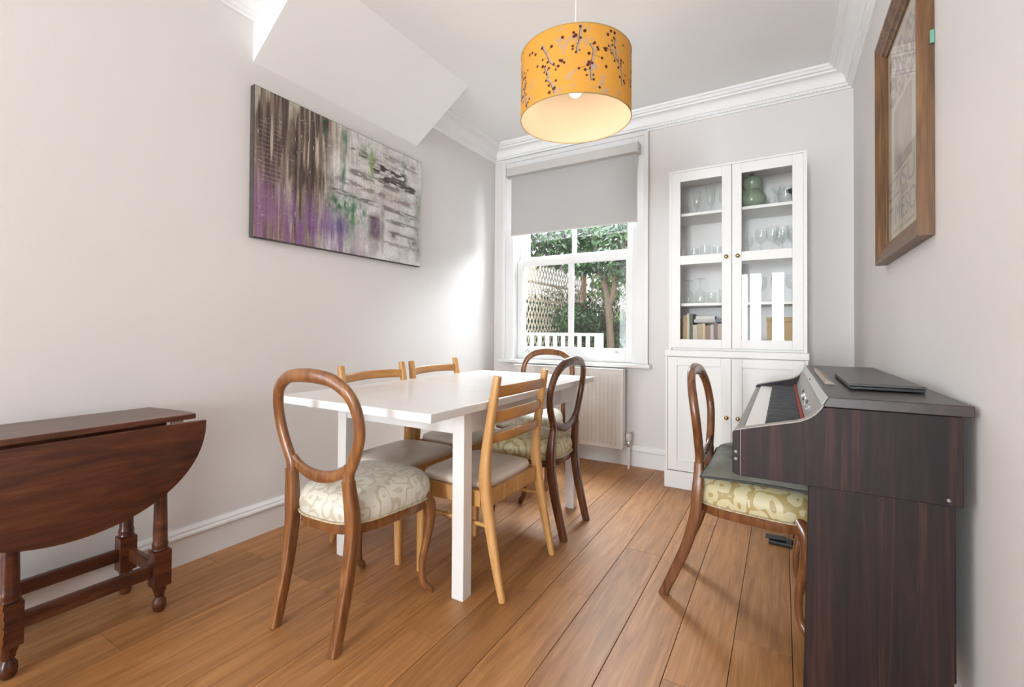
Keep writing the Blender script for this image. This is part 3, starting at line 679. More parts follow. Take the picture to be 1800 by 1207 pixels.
for x0, x1, kx in ((-.6505, -.2815, -.311), (-.2785, .1085, -.245)):
    z0, z1 = .947, 2.131; g = (x0+.055, x1-.057)
    d = wp(MB().box(x0, g[0], CY, CY+.02, z0, z1).box(g[1], x1, CY, CY+.02, z0, z1).box(g[0], g[1], CY, CY+.02, z0, 1.003)
           .box(g[0], g[1], CY, CY+.02, 1.505, 1.565).box(g[0], g[1], CY, CY+.02, 2.067, z1), 'door', white_m, dc, bevel=.0015)
    for a, b in ((1.003, 1.505), (1.565, 2.067)):
        build(MB().box(g[0]-.003, g[1]+.003, CY+.010, CY+.013, a-.003, b+.003), 'door_pane', cab_glass, d)
    knob(kx, 1.538, d)
# --- glassware: profiles (radius, height), thin walled
def ware(name, prof, label, cat, x, y, z, group=None, m=ware_m, seg=20, flip=False, s=1.0):
    inner = [(max(r-.0013, .0004), h+(.0015 if i else .002)) for i, (r, h) in enumerate(prof)][::-1]
    h = prof[-1][1]*s
    o = build(MB().lathe([(r*s, q*s) for r, q in prof] , seg, cap=False), name, m, smooth=True, angle=60)
    o.location = (x, y, z)
    if flip: o.rotation_euler.x = math.pi; o.location.z = z+h
    return tag(o, label, cat, group)
WINE = [(.001, .002), (.032, .001), (.033, .003), (.012, .006), (.004, .012), (.0035, .070), (.008, .078), (.026, .092), (.035, .115), (.036, .140), (.031, .175)]
FLUTE = [(.001, .002), (.028, .001), (.029, .003), (.010, .006), (.006, .02), (.0055, .05), (.010, .058), (.024, .08), (.029, .12), (.030, .165), (.032, .20)]
TUMB = [(.001, .003), (.028, .002), (.030, .004), (.033, .05), (.035, .088)]
BALL = [(.001, .003), (.026, .002), (.036, .012), (.046, .045), (.047, .07), (.038, .105), (.034, .118)]
MART = [(.001, .002), (.034, .001), (.035, .003), (.008, .007), (.0035, .014), (.0035, .095), (.006, .10), (.056, .165)]
zt = SH[2]+.0205; z2 = SH[1]+.0205; z3 = SH[0]+.0205; z4 = uz0+.0205
ware('goblet', FLUTE, 'tall stemmed glass left of centre on the top shelf, left door', 'glass', -.515, 3.40, zt, s=.92)
ware('goblet', FLUTE, 'tall stemmed glass at the right of the top shelf, left door', 'glass', -.425, 3.40, zt, s=1.0)
ware('goblet', WINE, 'smaller stemmed glass at the far right of the top shelf, left door', 'glass', -.345, 3.44, zt, s=.9)
ware('tumbler', BALL, 'rounded low glass at the left end of the top shelf, left door', 'glass', -.600, 3.40, zt, s=.75)
for i, (x, s) in enumerate(((-.600, .95), (-.53, .9), (-.455, 1.0), (-.38, .92), (-.325, .9))):
    ware('tumbler', TUMB, '%s short tumbler from the left, second shelf, left door' % ['first', 'second', 'third', 'fourth', 'fifth'][i], 'glass', x, 3.36+.03*(i % 2), z2, 'short tumblers on the second shelf', s=s)
ware('wine_glass', WINE, 'upturned wine glass at the left of the third shelf, left door', 'glass', -.565, 3.38, z3, flip=True, s=.95)
ware('wine_glass', WINE, 'upturned wine glass second from the left on the third shelf, left door', 'glass', -.490, 3.38, z3, flip=True, s=1.0)
ware('tumbler', TUMB, 'clear tumbler at the right of the third shelf, left door', 'glass', -.335, 3.38, z3, s=1.05)
ware('tumbler', TUMB, 'clear tumbler between the upturned glasses on the third shelf', 'glass', -.42, 3.40, z3, s=.85)
# right side
vase_g = plain('celadon_glaze', (.23, .30, .21), .12, noise=.18, nscale=14, coat=.5)
vp = spline([(.03, 0), (.062, .008), (.083, .04), (.084, .075), (.066, .112), (.050, .128), (.054, .145), (.061, .17), (.056, .198), (.036, .216), (.012, .222)], 4)
vs_ = thing('gourd_vase', 'pale green glazed gourd-shaped vase on the top shelf', 'vase', (-.172, 3.40, zt))
build(MB().lathe([tuple(p) for p in vp], 32), 'body', vase_g, vs_, smooth=True, angle=70)
build(MB().lathe([(.012, .2195), (.011, .232), (.014, .236), (.006, .238)], 16), 'neck', vase_g, vs_, smooth=True)
ware('cocktail_glass', MART, 'wide conical cocktail glass beside the green vase', 'glass', -.020, 3.46, zt, s=.85)
ware('tumbler', TUMB, 'small dark-rimmed tumbler in front of the cocktail glass', 'glass', -.055, 3.335, zt, s=.6)
ware('goblet', BALL, 'round-bellied glass on the top shelf right of the cocktail glass', 'glass', .018, 3.345, zt, s=1.0)
bg_ = thing('brass_goblet', 'dark brass goblet at the right end of the top shelf', 'goblet', (.060, 3.45, zt))
build(MB().lathe([(.028, 0), (.028, .004), (.010, .010), (.006, .03), (.008, .075), (.012, .085)], 20), 'stem', brass_m, bg_, smooth=True)
build(MB().lathe([(.011, .0855), (.036, .100), (.040, .104), (.040, .112), (.018, .118), (.006, .13)], 20), 'bowl', plain('dark_bronze', (.10, .06, .035), .4, metal=.8), bg_, smooth=True)
for i, (x, y, s) in enumerate(((-.19, 3.37, .72), (-.12, 3.40, 1.0), (-.055, 3.36, .98), (.00, 3.42, 1.05), (.055, 3.36, 1.0), (-.02, 3.50, 1.0), (.062, 3.47, 1.0))):
    ware('wine_glass', WINE, ['small wine glass at the left end of the second shelf, right door', 'wine glass second from the left on the second shelf, right door', 'wine glass at the front middle of the second shelf, right door', 'tallest wine glass in the middle row of the second shelf, right door', 'wine glass at the front right of the second shelf, right door', 'wine glass at the back middle of the second shelf, right door', 'wine glass at the back right of the second shelf, right door'][i], 'glass', x, y, z2, 'wine glasses on the second shelf', s=s)
for i, (x, s) in enumerate(((.055, 1.0), (-.03, 1.0), (-.12, .95))):
    ware('wine_glass', WINE, '%s wine glass on the third shelf behind the right door' % ['rightmost', 'middle', 'leftmost'][i], 'glass', x, 3.40, z3, 'wine glasses on the third shelf', s=s)
# tan storage box
bx_ = thing('storage_box', 'tan cardboard box on the bottom shelf behind the right door', 'box', (.0, 3.41, z4))
tan_m = plain('tan_board', (.46, .34, .18), .7, noise=.1, nscale=9)
build(MB().box(-.085, .10, -.12, .13, 0, .165), 'body', tan_m, bx_, bevel=.002)
build(MB().box(-.088, .103, -.123, .133, .1655, .195), 'lid', tan_m, bx_, bevel=.002)
# books
bcol = [(.03, .035, .06), (.10, .04, .03), (.45, .30, .12), (.62, .55, .42), (.05, .10, .05), (.55, .48, .36), (.42, .34, .22), (.62, .50, .25), (.30, .18, .14), (.58, .52, .46), (.22, .15, .13), (.50, .40, .32), (.16, .12, .14)]
bnam = ['dark navy', 'dark maroon', 'ochre', 'cream', 'dark green', 'pale stone', 'buff', 'mustard', 'russet', 'ivory', 'brown', 'sand-coloured', 'plum']
page_m = plain('book_pages', (.74, .69, .58), .8)
def book(label, col, w, h, d, loc, flat=False, grp='books on the bottom shelf'):
    t = thing('book', label, 'book', loc, 0, grp); c = plain('cover_'+label[:14].replace(' ', '_'), col, .5, noise=.12, nscale=25)
    if flat:
        build(MB().box(0, h, 0, d, 0, .0025).box(0, h, 0, d, w-.0025, w).box(0, h, 0, .0025, .0025, w-.0025), 'cover', c, t)
        build(MB().box(.002, h-.003, .003, d-.003, .0027, w-.0027), 'pages', page_m, t)
    else:
        build(MB().box(0, .0025, 0, d, 0, h).box(w-.0025, w, 0, d, 0, h).box(.0025, w-.0025, 0, .0025, 0, h), 'cover', c, t)
        build(MB().box(.0027, w-.0027, .003, d-.003, .002, h-.003), 'pages', page_m, t)
x = -.645
for i, (w, h) in enumerate(((.030, .175), (.024, .19), (.022, .215), (.016, .225), (.020, .225), (.030, .15), (.028, .155), (.018, .16), (.030, .145), (.020, .15), (.022, .165), (.030, .158), (.022, .15))):
    if x+w > -.297: break
    book('%s book standing on the bottom shelf, number %s from the left' % (bnam[i], ['one', 'two', 'three', 'four', 'five', 'six', 'seven', 'eight', 'nine', 'ten', 'eleven', 'twelve', 'thirteen'][i]), bcol[i], w, h, .16, (x, 3.31, z4)); x += w+.0012
zb = z4+.1655
for lab, col, w, h, x in (('grey book lying flat on top of the standing books', (.50, .50, .48), .022, .14, -.520), ('slate blue book lying flat on top of the standing books', (.14, .16, .20), .028, .09, -.385)):
    book(lab, col, w, h, .15, (x, 3.315, zb), True)
book('pale book lying flat on the grey book', (.66, .64, .60), .020, .12, .14, (-.51, 3.32, zb+.0225), True)

# ------------------------------------------------------------------ pendant lamp
def paint_grid(name, n, m, pos, rgb, matl, parent=None, closed=False):
    """grid mesh n x m; pos(u,v)->xyz arrays; rgb (m,n,3) stored as linear colour attribute"""
    u, v = np.meshgrid(np.linspace(0, 1, n), np.linspace(0, 1, m)); P = np.stack(pos(u, v), -1).reshape(-1, 3)
    me = bpy.data.meshes.new(name); i = np.arange(n*m).reshape(m, n)
    F = np.stack([i[:-1, :-1], i[:-1, 1:], i[1:, 1:], i[1:, :-1]], -1).reshape(-1, 4)
    me.vertices.add(len(P)); me.vertices.foreach_set('co', P.astype(np.float32).ravel())
    me.loops.add(F.size); me.loops.foreach_set('vertex_index', F.astype(np.int32).ravel())
    me.polygons.add(len(F)); me.polygons.foreach_set('loop_start', np.arange(0, F.size, 4, dtype=np.int32))
    me.polygons.foreach_set('use_smooth', np.ones(len(F), bool))
    me.update(calc_edges=True); me.validate()
    a = me.color_attributes.new('print', 'FLOAT_COLOR', 'POINT')
    c = np.concatenate([np.clip(rgb, 0, 1).reshape(-1, 3), np.ones((n*m, 1))], 1).astype(np.float32); a.data.foreach_set('color', c.ravel())
    me.materials.append(matl); o = bpy.data.objects.new(name, me); COL.objects.link(o)
    if parent: o.parent = parent
    return o
def lin(c): c = np.array(c, float); return np.where(c <= .04045, c/12.92, ((c+.055)/1.055)**2.4)
def vnoise(n, m, fx, fy, seed, octaves=1):
    out = np.zeros((m, n)); amp = 1; tot = 0
    for k in range(octaves):
        r = np.random.default_rng(seed+k*17); g = r.random((int(fy)+3, int(fx)+3))
        x = np.linspace(0, fx, n)[None, :].repeat(m, 0); y = np.linspace(0, fy, m)[:, None].repeat(n, 1)
        xi, yi = x.astype(int), y.astype(int); tx, ty = x-xi, y-yi; tx = tx*tx*(3-2*tx); ty = ty*ty*(3-2*ty)
        out += amp*((g[yi, xi]*(1-tx)+g[yi, xi+1]*tx)*(1-ty)+(g[yi+1, xi]*(1-tx)+g[yi+1, xi+1]*tx)*ty); tot += amp
        amp *= .55; fx *= 2; fy *= 2
    return out/tot
def blend(A, col, a): a = np.clip(a, 0, 1)[..., None]; A[:] = A*(1-a)+lin(col)*a
LX, LY, LZ0, LZ1, LR = -.78, 1.85, 1.972, 2.244, .238
pl = thing('pendant_lamp', 'mustard drum pendant lamp with berry branch print hanging from the ceiling', 'lamp', (LX, LY, CEIL))
PO = Matrix.Translation((-LX, -LY, -CEIL))
n, mm = 1100, 200; A = np.zeros((mm, n, 3)); A[:] = lin((.90, .66, .27))
circ = 2*math.pi*LR; hh = LZ1-LZ0
A *= (1+.06*(vnoise(n, mm, 60, 12, 3, 2)-.5))[..., None]
r2 = np.random.default_rng(21); grey = (.70, .64, .60); brown = (.33, .12, .11)
def dab(cx, cy, r, col, al=1, soft=.0012):
    k = int((r+.004)/circ*n)+2; ci = int(round(cx/circ*(n-1))); cj = int(round(cy/hh*(mm-1))); kj = int((r+.004)/hh*mm)+2
    ii = np.arange(ci-k, ci+k+1); jj = np.arange(max(0, cj-kj), min(mm, cj+kj+1))
    if len(jj) == 0: return
    d = np.hypot((ii*circ/(n-1)-cx)[None, :], (jj*hh/(mm-1)-cy)[:, None]); al_ = (al*np.clip((r-d)/soft+.5, 0, 1))[..., None]
    ix = np.ix_(jj, ii % n); A[ix] = A[ix]*(1-al_)+lin(col)*al_
def seg(p, q, w, col, al=1):
    L = max(2, int(math.hypot(q[0]-p[0], q[1]-p[1])/.0015))
    for t in np.linspace(0, 1, L): dab(p[0]+(q[0]-p[0])*t, p[1]+(q[1]-p[1])*t, w, col, al)
for k in range(34):                                   # pale shadow leaves and stems
    cx = r2.random()*circ; cy = r2.random()*hh
    for j in range(12): dab(cx+r2.normal()*.014, cy+r2.normal()*.030, r2.uniform(.003, .0085), grey, .55, .004)
for k in range(20):                                   # branches with berries
    x = circ*(k+r2.random()*.6)/20; y = hh*r2.uniform(.0, .25) if k % 2 else hh*r2.uniform(.7, 1.0); dy = .020 if k % 2 else -.020
    dx = r2.normal()*.006
    for j in range(r2.integers(4, 9)):
        x2, y2 = x+dx+r2.normal()*.006, y+dy
        seg((x+.005, y), (x2+.005, y2), .0045, grey, .35); seg((x, y), (x2, y2), .0012, brown)
        for b_ in range(r2.integers(1, 4)):
            bx2, by2 = x2+r2.normal()*.018, y2+r2.normal()*.012
            if r2.random() < .6: seg((x2, y2), (bx2, by2), .0008, brown)
            dab(bx2, by2, r2.uniform(.0038, .0066), brown)
        x, y = x2, y2
for k in range(46): dab(r2.random()*circ, r2.random()*hh, r2.uniform(.004, .0066), brown)
sh = paint_grid('shade', n, mm, lambda u, v: (LX+LR*np.cos(u*2*math.pi), LY+LR*np.sin(u*2*math.pi), LZ0+v*hh), A, shade_m, pl); sh.matrix_parent_inverse = PO
ln_ = wp(MB().lathe([(LR-.002, LZ0+.001), (LR-.002, LZ1-.001)], 96, (LX, LY, 0), cap=False), 'shade_lining', lining_m, pl, smooth=True)
hem = plain('shade_hem', (.40, .27, .10), .7)
for z in (LZ0, LZ1): wp(MB().sweep([(LX+(LR-.0005)*math.cos(a), LY+(LR-.0005)*math.sin(a), z) for a in [2*math.pi*i/96 for i in range(96)]], (.0022, .0028), (0, 0, 1), 6, 2, True), 'hem', hem, pl, smooth=True)
sp = MB()
for i in range(3):
    a = R(20+120*i); sp.tube([(LX, LY, 2.205), (LX+(LR-.004)*math.cos(a), LY+(LR-.004)*math.sin(a), 2.215)], .0018, 6)
wp(sp, 'spider', trim_m, pl)
wp(MB().lathe([(.018, 2.165), (.020, 2.17), (.020, 2.215), (.012, 2.225), (.004, 2.235)], 16, (LX, LY, 0)), 'lamp_holder', trim_m, pl, smooth=True)
wp(MB().lathe([(.004, 2.076), (.018, 2.081), (.028, 2.095), (.030, 2.112), (.024, 2.135), (.015, 2.152), (.014, 2.165)], 20, (LX, LY, 0)), 'bulb', bulb_m, pl, smooth=True)
wp(MB().lathe([(.0028, 2.23), (.0028, CEIL-.03)], 8, (LX, LY, 0)), 'cord', trim_m, pl, smooth=True)
wp(MB().lathe([(.008, CEIL-.035), (.045, CEIL-.022), (.05, CEIL-.0005)], 24, (LX, LY, 0)), 'ceiling_rose', trim_m, pl, smooth=True)
d_ = bpy.data.lights.new('bulb_light', 'POINT'); d_.energy = 4.0; d_.color = (1, .80, .56); d_.shadow_soft_size = .03
bo = bpy.data.objects.new('bulb_light', d_); COL.objects.link(bo); bo.parent = pl; bo.location = (0, 0, 2.055-CEIL)

# ------------------------------------------------------------------ abstract canvas on the left wall
pt = thing('abstract_painting', 'large abstract canvas in brown, purple, green and white on the left wall', 'painting', (XL, 1.925, 1.516))
PYa, PYb, PZa, PZb = 1.305, 2.542, 1.516, 2.286
n, mm = 640, 400; A = np.zeros((mm, n, 3))
U = np.linspace(0, 1, n)[None, :].repeat(mm, 0); Vv = np.linspace(1, 0, mm)[:, None].repeat(n, 1)   # Vv: 0 at top
A[:] = lin((.55, .48, .42))
st = vnoise(n, mm, 70, 2, 1, 3); fine = vnoise(n, mm, 160, 60, 9, 2)
blend(A, (.33, .27, .24), (st-.46)*5)
blend(A, (.74, .69, .62), (vnoise(n, mm, 55, 3, 40, 2)-.60)*7)
blend(A, (.24, .18, .17), np.clip((vnoise(n, mm, 38, 2, 71, 3)-.56)*9, 0, .85)*(U < .42))
wl_ = np.clip((U-.36+.10*(vnoise(n, mm, 6, 8, 4, 3)-.5)+.14*(Vv-.2)*(Vv > .2))/.13, 0, 1)
blend(A, (.87, .86, .85), wl_*(.72+.9*(vnoise(n, mm, 14, 12, 5, 3)-.35)))
sl = Vv-.06*U
for cy, h, u0, u1, c, a in ((.12, .03, .46, .62, (.24, .20, .20), .9), (.17, .055, .58, .90, (.27, .21, .21), 1), (.25, .035, .60, .98, (.24, .19, .20), .95), (.30, .03, .45, .85, (.42, .36, .36), .8), (.40, .025, .36, .95, (.55, .46, .46), .8), (.50, .02, .34, 1.0, (.45, .40, .40), .85), (.60, .02, .70, 1.0, (.40, .38, .38), .8), (.80, .016, .68, 1.0, (.58, .52, .52), .7), (.05, .03, .66, 1.0, (.50, .47, .46), .6), (.70, .012, .70, .98, (.42, .38, .38), .7)):
    band = np.exp(-((sl-cy)/h)**2)*np.clip((U-u0)/.06, 0, 1)*np.clip((u1-U)/.05, 0, 1)
    blend(A, c, a*np.clip((band-.15)*2, 0, 1)*np.clip((vnoise(n, mm, 26, 70, int(cy*999), 3)-.36)*6, 0, 1))
for cu, w, v0, v1, c, a in ((.70, .012, .5, .98, (.50, .44, .43), .7), (.66, .02, .55, 1., (.55, .47, .48), .5), (.97, .03, .25, 1., (.50, .49, .48), .6), (.475, .03, .55, 1., (.47, .50, .40), .5), (.18, .018, .0, .7, (.20, .16, .15), .7), (.05, .012, .0, .8, (.24, .19, .18), .6), (.28, .012, .3, .6, (.20, .14, .12), .8)):
    blend(A, c, a*np.exp(-((U-cu)/w)**2)*np.clip((Vv-v0)/.1, 0, 1)*np.clip((v1-Vv)/.1, 0, 1)*(.4+1.0*vnoise(n, mm, 60, 20, int(cu*700), 2)))
pur = np.clip((Vv-.50-.18*U)/.28, 0, 1)*np.clip((.62-U)/.2, 0, 1)
blend(A, (.52, .36, .56), pur*np.clip((vnoise(n, mm, 40, 4, 12, 3)-.30)*2.4, 0, .9))
blend(A, (.60, .45, .52), np.clip((.20-U)/.12, 0, 1)*np.clip((Vv-.35)/.4, 0, 1)*.45)
blend(A, (.33, .22, .55), .75*np.exp(-((U-.42)/.05)**2-((Vv-.80)/.09)**2))
def spot(cu, cv, w, h, c, a, s, fx=60, fy=20): blend(A, c, a*np.exp(-((U-cu)/w)**4-((Vv-cv)/h)**2)*np.clip((vnoise(n, mm, fx, fy, s, 2)-.25)*2.2, 0, 1))
g1, g2 = (.16, .42, .27), (.55, .70, .28)
for a in ((.335, .05, .02, .08, g1, .9, 1), (.445, .10, .02, .10, (.30, .48, .33), .8, 2), (.435, .36, .02, .14, g1, 1, 3), (.44, .62, .09, .09, g1, 1, 4), (.52, .66, .08, .10, g1, .95, 5), (.62, .27, .018, .14, g2, 1, 6), (.60, .10, .05, .07, (.40, .55, .25), .7, 7), (.86, .16, .02, .10, g1, .9, 8), (.985, .42, .015, .09, (.45, .6, .3), .8, 10), (.50, .72, .015, .25, (.32, .55, .30), .7, 11), (.88, .60, .06, .05, (.42, .55, .48), .5, 12)): spot(*a)
blend(A, (.90, .89, .86), .8*np.exp(-((U-.40)/.035)**2-((Vv-.30)/.10)**2))
# dark mask-like patch low on the canvas, on a pale plinth
blend(A, (.34, .24, .33), .9*np.exp(-((U-.645)/.045)**4-((Vv-.74)/.11)**4)); blend(A, (.62, .50, .58), .8*np.exp(-((U-.655)/.016)**2-((Vv-.72)/.07)**2)*(fine > .42))
blend(A, (.22, .15, .20), .8*np.exp(-((U-.63)/.03)**2-((Vv-.66)/.015)**2)); blend(A, (.66, .62, .68), .7*np.exp(-((U-.63)/.028)**4-((Vv-.93)/.07)**4))
blend(A, (.48, .40, .38), .7*np.exp(-((U-.80)/.035)**4-((Vv-.74)/.012)**2)); blend(A, (.25, .20, .20), .8*np.exp(-((U-.78)/.018)**2-((Vv-.77)/.03)**2))
blend(A, (.28, .27, .27), .9*np.exp(-((U-.93)/.035)**4-((Vv-.79)/.025)**2)*(fine > .45))
r3 = np.random.default_rng(8)
for k in range(260):                                   # flecks and drips
    i, j = int(r3.random()*n), int(r3.random()*mm); L = r3.integers(2, 16); c = [(.88, .86, .83), (.18, .14, .14), (.80, .76, .70)][r3.integers(0, 3)]
    if r3.random() < .5: A[j:j+L, i:i+1+(k % 2)] = A[j:j+L, i:i+1+(k % 2)]*.35+lin(c)*.65
    else: A[j:j+1, i:i+L] = A[j:j+1, i:i+L]*.3+lin(c)*.7
for k in range(14):
    j = int(mm*(.78-.03*k)); A[j:j+1, int(.02*n):int((.10+.03*r3.random())*n)] = lin((.80, .75, .72))*.5+A[j:j+1, int(.02*n):int(.02*n)+1]*.5
A = A*(1+.34*(fine-.5)+.5*(vnoise(n, mm, 210, 5, 91, 2)-.5)*(U < .5))[..., None]
D_ = .036
face = paint_grid('painted_face', n, mm, lambda u, v: (XL+D_+0*u, PYa+.004+(PYb-PYa-.008)*u, PZa+.004+(PZb-PZa-.008)*v), A, paint_m, pt)
face.matrix_parent_inverse = Matrix.Translation((-XL, -1.925, -1.516))
wp(MB().box(XL+.001, XL+D_-.0008, PYa, PYb, PZa, PZb), 'canvas_body', plain('painted_canvas_edge', (.07, .06, .055), .6, noise=.3, nscale=20), pt, bevel=.003)

# ------------------------------------------------------------------ framed poster on the right wall
fp = thing('framed_poster', 'old playbill poster in a brown wooden frame on the right wall', 'picture', (XR, 2.165, 1.345))
fy0, fy1, fz0, fz1, fw, fd = 1.800, 2.530, 1.345, 2.292, .078, .040
def member(a, b, inn):
    """mitred moulding: a,b outer corners (y,z), inn inward direction"""
    A_, B_ = Vector(a), Vector(b); t = (B_-A_).normalized(); i_ = Vector(inn)
    pf = [(0, 0), (0, fd), (.012, fd), (.020, fd-.006), (.034, fd-.004), (.046, fd-.012), (.058, fd-.014), (.066, fd-.024), (fw, fd-.026), (fw, 0)]
    ra = [(XR-.001-h, *(A_+t*d+i_*d)) for d, h in pf]; rb = [(XR-.001-h, *(B_-t*d+i_*d)) for d, h in pf]
    return MB().rings([ra, rb])
for a, b, i_ in (((fy0, fz0), (fy1, fz0), (0, 1)), ((fy0, fz1), (fy1, fz1), (0, -1)), ((fy0, fz0), (fy0, fz1), (1, 0)), ((fy1, fz0), (fy1, fz1), (-1, 0))):
    wp(member(a, b, i_), 'frame_rail', frame_m, fp, smooth=True, angle=20)
n, mm = 200, 280; A = np.zeros((mm, n, 3)); A[:] = lin((.82, .78, .69))
U = np.linspace(0, 1, n)[None, :].repeat(mm, 0); Vv = np.linspace(1, 0, mm)[:, None].repeat(n, 1)      # U: 0 at the left seen from the room
A *= (1+.10*(vnoise(n, mm, 9, 12, 3, 3)-.5))[..., None]
br = (.58, .47, .44)  # heading brown lightened, reflection wash painted in
pic = (np.abs(U-.45) < .235)*(Vv > .36)*(Vv < .665); blend(A, (.60, .48, .42), .9*pic*(.6+.8*(vnoise(n, mm, 6, 9, 33, 3)-.3)))
blend(A, (.78, .68, .60), .8*pic*np.exp(-((U-.42-.05*np.sin(Vv*22))/.06)**2)); blend(A, (.33, .26, .20), .9*(np.abs(U-.45) < .24)*(np.abs(Vv-.668) < .004))
blend(A, (.45, .38, .33), .8*((np.abs(np.abs(U-.45)-.237) < .005)*(Vv > .36)*(Vv < .668)+(np.abs(U-.45) < .24)*(np.abs(Vv-.358) < .003)))
for k, (cv, am, w) in enumerate(((.10, .035, .018), (.20, .04, .026), (.29, .03, .016))):               # illegible brush-script heading
    for ph in (0, 2.1):
        cen = cv+am*np.sin(U*26+ph+k)*np.exp(-((U-.5)/.42)**4); blend(A, br, .8*(np.abs(Vv-cen) < w*(.35+.65*np.abs(np.sin(U*13+k))))*(np.abs(U-.5) < .43))
blend(A, (.62, .50, .46), .7*(np.abs(Vv-.955) < .008)*(np.abs(U-.5) < .38)*(vnoise(n, mm, 60, 4, 2) > .42)); blend(A, br, .6*(np.abs(Vv-.80) < .012)*(np.abs(U-.5) < .1))
py0, py1, pz0, pz1 = fy0+fw-.004, fy1-fw+.004, fz0+fw-.004, fz1-fw+.004
po = paint_grid('poster', n, mm, lambda u, v: (XR-.006+0*u, py1+(py0-py1)*u, pz0+(pz1-pz0)*v), A, poster_m, fp); po.matrix_parent_inverse = fp.matrix_basis.inverted()
wp(MB().box(XR-.0052, XR-.001, py0, py1, pz0, pz1), 'backing_board', plain('backing', (.35, .27, .18), .8), fp)
wp(MB().box(XR-.0135, XR-.0115, py0, py1, pz0, pz1), 'glazing', pic_glass, fp)
ink_m = plain('poster_ink', (.34, .31, .28), .7)  # ink greyed to carry the wash of reflections on the glass
def letters(txt, yc, z, width, height):
    cu = bpy.data.curves.new('lettering', 'FONT'); cu.body = txt; cu.size = 1; cu.align_x = 'CENTER'; cu.extrude = 0.0
    o = bpy.data.objects.new('lettering', cu); COL.objects.link(o); bpy.context.view_layer.update()
    dg = bpy.context.evaluated_depsgraph_get(); me = bpy.data.meshes.new_from_object(o.evaluated_get(dg)); bpy.data.objects.remove(o)
    co = np.zeros(len(me.vertices)*3); me.vertices.foreach_get('co', co); co = co.reshape(-1, 3)
    x0, x1, y0, y1 = co[:, 0].min(), co[:, 0].max(), co[:, 1].min(), co[:, 1].max()
    q = np.stack([np.full(len(co), XR-.0066), yc+width/2-(co[:, 0]-x0)/(x1-x0)*width, z+(co[:, 1]-y0)/(y1-y0)*height], -1)
    me.vertices.foreach_set('co', q.ravel()); me.materials.clear(); me.materials.append(ink_m)
    ob = bpy.data.objects.new('lettering', me); COL.objects.link(ob); ob.parent = po
for tx, z, h in (('EZISUR', pz0+.170, .078), ('TIMESON', pz0+.062, .080)): letters(tx, (py0+py1)/2, z, (py1-py0)*.94, h)
wp(MB().box(XR-.012, XR-.001, fy0-.008, fy0-.0005, 1.915, 1.955), 'green_tag', plain('green_tag', (.16, .36, .27), .5), fp, bevel=.002)


# ------------------------------------------------------------------ garden beyond the sash window
pave_m = plain('pale_paving', (.55, .53, .49), .8, noise=.2, nscale=3)
structure('garden_ground', MB().box(-9, 6, YB+T+.01, 14, -.35, -.05), pave_m)
lat_m = plain('weathered_cream_lattice', (.46, .41, .31), .7, noise=.2, nscale=8)
post_m = wood('fence_post_wood', [(.16, .09, .045), (.26, .15, .075), (.36, .22, .12)], (14, 14, 1.2), 1.5, .7)
pick_m = plain('white_railing_paint', (.82, .82, .80), .5)
bark_m = wood('bark', [(.06, .038, .024), (.115, .078, .052), (.19, .135, .095)], (20, 20, 4), 1.8, .85, bump=.6)
def lattice(root, y0, y1, z0, z1, pitch=.088, slope=1.75, w=.017, d=.006, world=lambda a, b, c: (a, b, c)):
    H_ = z1-z0
    for layer, sg in ((0, 1), (1, -1)):
        k = -int(H_/slope/pitch)-1
        while y0+k*pitch < y1+H_/slope:
            ya, yb_ = (y0+k*pitch, y0+k*pitch+H_/slope) if sg > 0 else (y0+k*pitch, y0+k*pitch-H_/slope)
            za, zb_ = z0, z1
            # clip against the sides of the panel
            def cut(ya, za, yb_, zb_, lim, keep_less):
                if keep_less:
                    if ya > lim and yb_ > lim: return None
                    if yb_ > lim: t = (lim-ya)/(yb_-ya); yb_, zb_ = lim, za+(zb_-za)*t
                    elif ya > lim: t = (lim-yb_)/(ya-yb_); ya, za = lim, zb_+(za-zb_)*t
                else:
                    if ya < lim and yb_ < lim: return None
                    if yb_ < lim: t = (lim-ya)/(yb_-ya); yb_, zb_ = lim, za+(zb_-za)*t
                    elif ya < lim: t = (lim-yb_)/(ya-yb_); ya, za = lim, zb_+(za-zb_)*t
                return ya, za, yb_, zb_
            r = cut(ya, za, yb_, zb_, y1, True); r = r and cut(*r, y0, False)
            k += 1
            if not r or abs(r[3]-r[1]) < .06: continue
            ya, za, yb_, zb_ = r; L = math.hypot(yb_-ya, zb_-za); ny, nz = -(zb_-za)/L*w/2, (yb_-ya)/L*w/2
            x0 = .001+layer*(d+.0005)
            q = [(ya+ny, za+nz), (ya-ny, za-nz), (yb_-ny, zb_-nz), (yb_+ny, zb_+nz)]
            mb = MB().prism(q, 0, x0, x0+d); mb.v = [world(*v) for v in mb.v]
            build(mb, 'lattice_slat', lat_m, root, recalc=False)
f1_ = thing('trellis_fence', 'cream diamond trellis fence along the left side of the garden', 'fence', (-2.70, 5.35, -.05))
IL = Matrix.Translation((2.70, -5.35, .05))
def world_l(a, b, c): return (a, b-5.35, c+.05)
lattice(f1_, 3.98, 6.72, .78, 1.93, world=world_l)
for y in (3.95, 6.76): build(MB().box(-.03, .04, y-5.35-.03, y-5.35+.03, 0, 2.13), 'post', post_m, f1_)
for z in (.76, 1.95): build(MB().box(-.012, .03, 3.98-5.35, 6.73-5.35, z+.05-.02, z+.05+.02), 'rail', lat_m, f1_)
for z in (1.02, 1.24, 1.46, 1.68): build(MB().box(-.045, -.031, 3.98-5.35, 6.73-5.35, z+.05-.016, z+.05+.016), 'back_batten', post_m, f1_)
f2_ = thing('trellis_fence', 'cream diamond trellis fence across the back of the garden behind the tree', 'fence', (-1.35, 6.85, -.05))
def world_b(a, b, c): return (b-4.0, a, c+.05)
